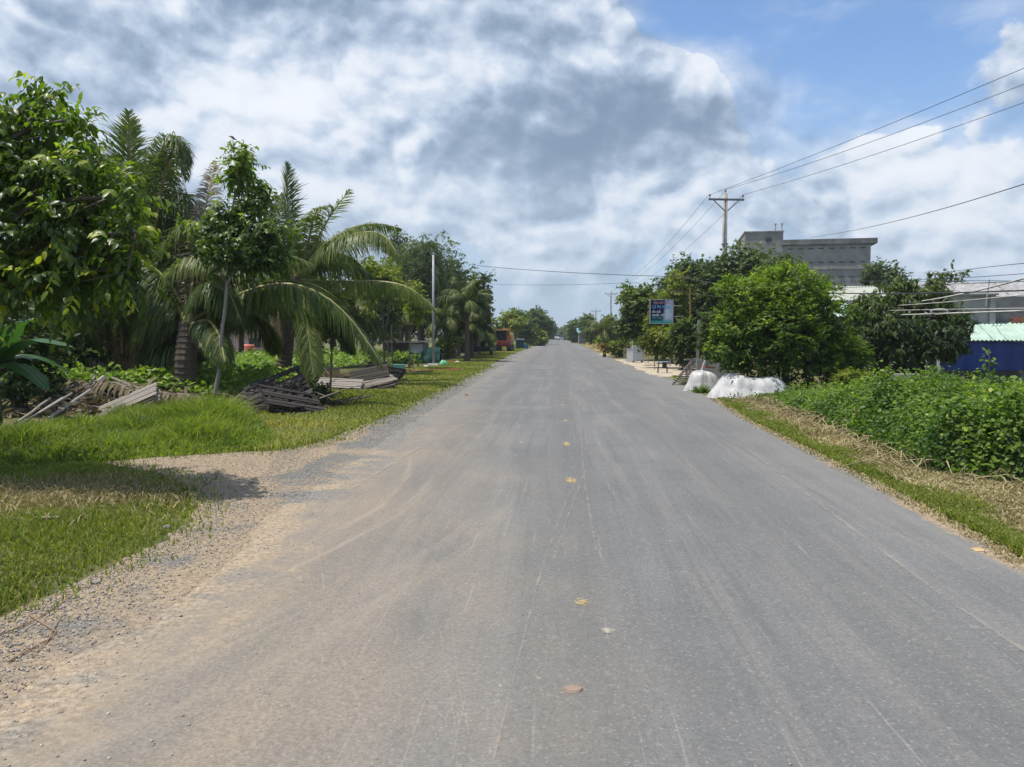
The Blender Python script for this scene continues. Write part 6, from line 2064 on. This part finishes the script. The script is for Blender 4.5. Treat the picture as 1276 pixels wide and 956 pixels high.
labs = ['second utility pole, partly behind the frangipani tree', 'third utility pole, clear against the sky left of the frangipani tree', 'fourth utility pole standing over the far palm', 'fifth utility pole above the blue green roof', 'most distant utility pole that can be made out']
for (px, py, Y), lb in zip(tops, labs):
    tpw = W(px, py, Y)
    utility_pole(lb, (tpw.x, Y, 0), tpw.z, 2.5 if Y < 200 else 2.9)
    poles.append((tpw.x, Y, tpw.z))
npz = (22.0, 0.0, H1 + .1)
utility_pole('utility pole of the same line, standing out of view beside the camera', (npz[0], npz[1], 0), npz[2], 2.35)

def wire(label, pts, r=.013, mat=CABLE, group='overhead wires'):
    g = G()
    g.tube(pts, r, 4, caps=False)
    o = g.build('overhead_wire', mat, origin=pts[0])
    return tag(o, label, 'wire', group)
def through(A, B, M, n=30):
    """sagging wire from A to B through M"""
    A, B, M = (np.array(tuple(v), float) for v in (A, B, M))
    t = np.linspace(0, 1, n)[:, None]
    tm = ((M - A) @ (B - A)) / ((B - A) @ (B - A))
    c = (M - (A + (B - A) * tm)) / max(tm * (1 - tm), 1e-3)
    return A + (B - A) * t + c * t * (1 - t)
def sag(A, B, s, n=24):
    A, B = np.array(tuple(A), float), np.array(tuple(B), float)
    t = np.linspace(0, 1, n)[:, None]
    return A + (B - A) * t - np.array((0, 0, s)) * 4 * t * (1 - t)
armx = (-1.1, 0, 1.1)
near_lab = ['lowest of the three high wires fanning from the tall pole', 'middle of the three high wires fanning from the tall pole', 'highest of the three high wires fanning from the tall pole']
for i, (ax, pyr) in enumerate(zip((1.1, 0, -1.1), (128, 105, 85))):
    A = (XP + ax, 50.85, H1 - .1 if ax else H1 + .25)
    B = (npz[0] + ax * 1.0, npz[1], npz[2] - .1 if ax else npz[2] + .25)
    # where this wire leaves the picture
    k1 = W(1276, pyr, 10).x / 10
    Yc = (XP + ax + (22 - XP)) / (k1 + (22 - XP) / 51)
    M = W(1276, pyr, Yc)
    wire(near_lab[i], through(A, B, M), .011)
k_ = 0
span_lab = ['high wire running down the pole line on the road side', 'high wire running down the pole line over the pole tops', 'high wire running down the pole line on the field side']
for j in range(len(poles) - 1):
    (xa, ya, ha), (xb, yb, hb) = poles[j], poles[j + 1]
    for i, ax in enumerate(armx):
        za, zb = (ha - .1, hb - .1) if ax else (ha + .2, hb + .2)
        wire(span_lab[i] + [' after the tall pole', ' past the second pole', ' past the third pole', ' past the fourth pole', ' past the fifth pole'][j], sag((xa + ax, ya, za), (xb + ax, yb, zb), 1.0), .013)
# low voltage lines crossing the road and running over the thicket
lw = [((594, 331, 60), (1276, 362, 16), (850, 345, 40), 'twisted service cable crossing the road and sinking to the photo edge', .016, CABLE),
      ((612, 354, 64), (1276, 390, 18), (790, 352, 47), 'lower thin service cable crossing the road', .010, CABLE)]
for (a_, b_, m_, lb, r_, mt) in lw:
    # as two straight-ish spans meeting near the big pole
    A, B, M = W(*a_), W(*b_), W(*m_)
    wire(lb, np.vstack([sag(A, M, .12, 16), sag(M, B, .35, 20)[1:]]), r_, mt)
rw = [((1010, 296, 60), (1290, 225, 18), (1150, 267, 30), 'single wire rising from the concrete building to the photo edge', .012),
      ((1165, 341, 50), (1290, 327, 22), (1230, 333, 34), 'wire over the small crowns right of the mango tree', .012),
      ((1040, 378, 34), (1290, 343, 15), (1170, 372, 21), 'thick pale cable over the mango tree', .020),
      ((900, 362, 44), (1290, 350, 17), (1100, 357, 26), 'thin wire passing over the mango crown', .008),
      ((1030, 383, 32), (1290, 366, 14.5), (1160, 378, 20), 'wire just under the thick pale cable', .010),
      ((1040, 389, 30), (1290, 384, 14), (1160, 386, 19), 'wire level with the pale green roof', .008),
      ((1050, 395, 28), (1290, 387, 14), (1168, 391, 19), 'pale cable carrying the white coil', .016),
      ((1120, 352, 44), (1290, 351, 20), (1200, 350, 30), 'straight wire over the grey house wall', .010),
      ((900, 345, 48), (1290, 340, 20), (1100, 350, 30), 'dim wire behind the mango crown', .008)]
for a_, b_, m_, lb, r_ in rw:
    A, B, M = W(*a_), W(*b_), W(*m_)
    wire(lb, through(A, B, M), r_, CABLE_PALE if 'pale' in lb else CABLE)
cc_ = W(1170, 389, 18.9)
g = G()
for k in range(5):
    th = np.linspace(0, 6.28, 16)
    g.tube([(cc_.x + .20 * math.cos(a) + .02 * k, cc_.y + .03 * k, cc_.z + .055 * math.sin(a) + .006 * k) for a in th], .014, 5, caps=False)
tag(g.build('cable_coil', CABLE_PALE, origin=cc_), 'white coil of spare cable tied to the overhead line', 'cable coil')
# steel bracket where wires meet on the house roof
g = G()
h0 = W(1229, 369, 27)
g.tube([(h0.x, 27, 2.6), (h0.x + .08, 27, h0.z + .55)], .022, 8)
tag(g.build('roof_mast', STEEL, origin=(h0.x, 27, 2.6)), 'short steel mast on the grey house roof holding the wires', 'mast')

# ------------------------------------------------------------------ concrete building
Yb = 78.0
pL, pM, pR_ = at(926, Yb), at(972, Yb), at(1078, Yb)
zt = W(940, 290, Yb).z
zb_ = W(1020, 299, Yb).z
root = thing('concrete_building', 'tall bare concrete building with rows of small vents, rising over the trees', 'building', (pL[0], Yb, 0), (0, 0, R(-8)))
wt = pM[0] - pL[0]
wbm = pR_[0] - pM[0]
CONC_B = plainmat('bare_concrete', (.27, .265, .25), .9, .2, var=.14, scale=.8, dirt=(.17, .165, .155), bstr=0.0)
def bp_(nm, c_, s_, m_=CONC_B):
    g = G()
    g.box((0, 0, 0), s_)
    o = g.build(nm, m_, root, local=True)
    o.location = c_
    return o
bp_('tower', (wt / 2, 4.0, zt / 2), (wt, 8, zt))
bp_('tower_parapet', (wt / 2, 4.0, zt + .06), (wt + .16, 8.16, .12), CONC)
bp_('wall', (wt + wbm / 2 - .1, 5.06, (zb_ - .5) / 2), (wbm - .2, 10, zb_ - .5))
bp_('cornice', (wt + wbm / 2 + .1, 4.9, zb_ - .30), (wbm + .5, 10.1, .50), CONC_DARK)
bp_('cornice_soffit', (wt + wbm / 2 + .05, 5.0, zb_ - .60), (wbm + .3, 10.02, .10), CONC_DARK)
zf = W(1020, 335, Yb).z
bp_('floor_band', (wt + wbm / 2 + .05, 5.0, zf), (wbm + .3, 10.05, .30), CONC)
bp_('floor_band', (wt + wbm / 2 + .05, 5.0, zf - 3.4), (wbm + .3, 10.05, .30), CONC)
bp_('window', (wt * .62, -.01, W(950, 299, Yb).z), (.55, .06, .38), GLASS)
vent = G()
vent.box((0, 0, 0), (.5, .10, .06))
v0 = None
for row, py in enumerate((311, 328, 346)):
    z_ = W(1020, py, Yb).z
    for i in range(8):
        x_ = wt + .8 + i * (wbm - 1.6) / 7
        if v0 is None:
            v0 = vent.build('vent', BLACK, root, local=True)
            o = v0
        else:
            o = v0.copy()
            COL.objects.link(o)
        o.location = (x_ - .1, .04, z_)
for i, (x_, z_) in enumerate([(wt * .75, -1.6), (wt * .9, -2.1), (wt * .6, -2.2)]):
    o = v0.copy()
    COL.objects.link(o)
    o.location = (x_, -.02, zt + z_ * 1.0)
    o.scale = (.6, 1, 1)
for x_ in (wt * .8, wt * .97):
    g = G()
    g.tube([(x_, .3, zt + .1), (x_, .3, zt + .75)], .05, 6)
    g.tube([(x_, .3, zt + .72), (x_, .3, zt + .86)], [.11, .11], 8)
    g.build('roof_vent', STEEL, root, local=True)

# ------------------------------------------------------------------ house right
def corrugated(g, x0, x1, y0, z0, y1, z1, n, amp, tint=.5):
    xs = np.linspace(x0, x1, n * 4 + 1)
    dz = amp * np.cos(np.arange(n * 4 + 1) * math.pi / 2)
    V = [(x, y0, z0 + d) for x, d in zip(xs, dz)] + [(x, y1, z1 + d) for x, d in zip(xs, dz)]
    V += [(x, y0, z0 + d - .02) for x, d in zip(xs, dz)] + [(x, y1, z1 + d - .02) for x, d in zip(xs, dz)]
    m = len(xs)
    q = [(i, i + 1, m + i + 1, m + i) for i in range(m - 1)] + [(2 * m + i + 1, 2 * m + i, 3 * m + i, 3 * m + i + 1) for i in range(m - 1)] + [(i + 1, i, 2 * m + i, 2 * m + i + 1) for i in range(m - 1)]
    g.add(V, quads=q, tint=tint)
Yh = 26.0
hx0, hx1 = at(1174, Yh)[0], at(1330, Yh)[0]
root = thing('house', 'grey house with a blue curtain under a pale green corrugated awning', 'house', (hx0, Yh, 0))
zaw = W(1220, 424, Yh).z
zat = W(1220, 413, Yh).z
ztop = W(1220, 368, 27.2).z
g = G()
corrugated(g, hx0 - .1, hx1, Yh - .05, zaw, Yh + 1.3, zat + .30, 30, .02)
g.build('awning', ROOFGREEN, root)
# blue curtain in soft vertical folds
xs = np.linspace(hx0 + .02, hx1, 160)
zs = np.linspace(.45, zaw - .06, 12)
V = [(x, Yh + .12 + .045 * math.sin(x * 9.5 + .6 * math.sin(x * 2.1)) * (1.2 - z / 2) + .02 * math.sin(z * 3 + x), z) for z in zs for x in xs]
g = G()
g.add(V, quads=[(i * 160 + j, i * 160 + j + 1, i * 160 + 160 + j + 1, i * 160 + 160 + j) for i in range(11) for j in range(159)])
g.build('curtain', BLUETARP, root, smooth=True)
def hb_(nm, c_, s_, m_, rot=None):
    g = G()
    g.box(c_, s_, rot)
    return g.build(nm, m_, root)
hb_('post', (hx0 - .04, Yh + .1, zaw / 2), (.10, .10, zaw - .02), WHITEP)
hb_('wall', ((at(1178, 27.2)[0] + at(1238, 27.2)[0]) / 2, 28.8, ztop / 2), (at(1238, 27.2)[0] - at(1178, 27.2)[0], 3.0, ztop), CONC)
wr = hb_('wall', (at(1300, 27.4)[0], 28.9, (ztop - .03) / 2), (at(1300, 27.4)[0] * 2 - at(1238, 27.4)[0] * 2 - .01, 3.0, ztop - .03), CONC_DARK)
hb_('coping', ((at(1178, 27.2)[0] + at(1238, 27.2)[0]) / 2, 28.75, ztop + .03), (at(1238, 27.2)[0] - at(1178, 27.2)[0] + .2, 3.2, .06), CONC)
hb_('pilaster', (at(1236, 27.2)[0], 27.24, ztop / 2), (.18, .10, ztop - .02), CONC)
b0 = None
for (pxs, pys, nx_, ny_) in ((1200, 407, 7, 3), (1264, 396, 4, 3)):
    o0 = W(pxs, pys, 27.2)
    for r_ in range(ny_):
        for k in range(nx_):
            if b0 is None:
                g = G()
                g.box((0, 0, 0), (.115, .05, .055))
                b0 = g.build('brick', BRICK, root, local=True)
                o = b0
            else:
                o = b0.copy()
                COL.objects.link(o)
            o.location = (o0.x - hx0 + k * .128 + (.06 if r_ % 2 else 0), 27.275 - Yh + .004 * rd.normal(), o0.z - r_ * .066)
# roof sheets behind
c = at(1262, 30)
rt = thing('shed', 'house roof of grey corrugated sheet sloping behind the grey wall', 'shed', (c[0], 31, 0))
g = G()
corrugated(g, at(1180, 30)[0], at(1400, 30)[0], 30.2, W(1250, 370, 30.2).z, 33.5, W(1250, 352, 33.5).z, 24, .03)
g.build('roof', ROOFGREY, rt)
g = G()
g.box((at(1290, 32)[0], 32.6, 1.4), (7, 3.4, 2.8))
g.build('wall', CONC_DARK, rt)
# cream and pale green roofs left of the mango tree
c = at(1065, 42)
rt = thing('shed', 'open shed with a cream sheet roof below the concrete building', 'shed', (c[0], 42, 0))
g = G()
corrugated(g, at(1022, 42)[0], at(1110, 42)[0], 41, W(1060, 374, 41).z, 44.5, W(1060, 359, 44.5).z + .1, 22, .03)
g.build('roof', ROOFPALE, rt)
g = G()
g.box((c[0], 43, 1.3), (at(1110, 42)[0] - at(1026, 42)[0], 2.2, 2.6))
g.build('wall', CONC_DARK, rt)
c = at(1050, 30)
rt = thing('shed', 'lean-to with a pale green sheet roof beside the bright round tree', 'shed', (c[0], 30, 0))
g = G()
corrugated(g, at(1024, 30)[0], at(1100, 30)[0], 29.2, W(1050, 394, 29.2).z, 31.5, W(1050, 379, 31.5).z, 18, .03)
g.build('roof', ROOFGREEN, rt)
g = G()
g.box((c[0] + .2, 31.0, .95), (at(1100, 30)[0] - at(1028, 30)[0], .12, 1.9))
g.build('wall', WOOD_DARK, rt)
for px in (1028, 1092):
    g = G()
    g.box((at(px, 29.5)[0], 29.5, 1.0), (.09, .09, 2.05))
    g.build('post', WOOD_GREY, rt)
# dark interior wall under the house: back wall of the open porch
c = at(1120, 27)
root = thing('porch', 'dark open porch behind the mango tree', 'porch', (c[0], 27.5, 0))
g = G()
g.box((c[0], 28.2, 1.15), (at(1176, 27)[0] - at(1068, 27)[0], .15, 2.3))
g.build('wall', WOOD_DARK, root)
g = G()
g.box((c[0], 27.2, 2.34), (at(1178, 27)[0] - at(1062, 27)[0], 2.4, .06), (R(4), 0, 0))
g.build('roof', ROOFGREY, root)
for px in (1082, 1128):
    g = G()
    g.box((at(px, 26.3)[0], 26.3, 1.14), (.10, .10, 2.28))
    g.build('post', WOOD_GREY, root)
c = at(1104, 22.5)
boxes('water_trough', 'pale concrete trough in the shade below the mango tree', 'trough', (c[0], 21.2, 0), R(-10), [('body', (0, 0, .42), (.75, .45, .3), CONC), ('foot', (-.25, 0, .13), (.12, .4, .26), CONC_DARK), ('foot', (.25, 0, .13), (.12, .4, .26), CONC_DARK)])

# ------------------------------------------------------------------ humid air
hm, ht, hout = newmat('humid_air')
pv = ht.node('ShaderNodeVolumePrincipled')
pv.inputs['Color'].default_value = (0.80, 0.88, 0.97, 1)
pv.inputs['Density'].default_value = 0.00042
pv.inputs['Anisotropy'].default_value = 0.1
ht.l.new(pv.outputs[0], hout.inputs['Volume'])
g = G()
g.box((0, 1300, 9.0), (6100, 3500, 20.0))
struct(g.build('haze', hm), 'stuff')
scene.cycles.volume_bounces = 0
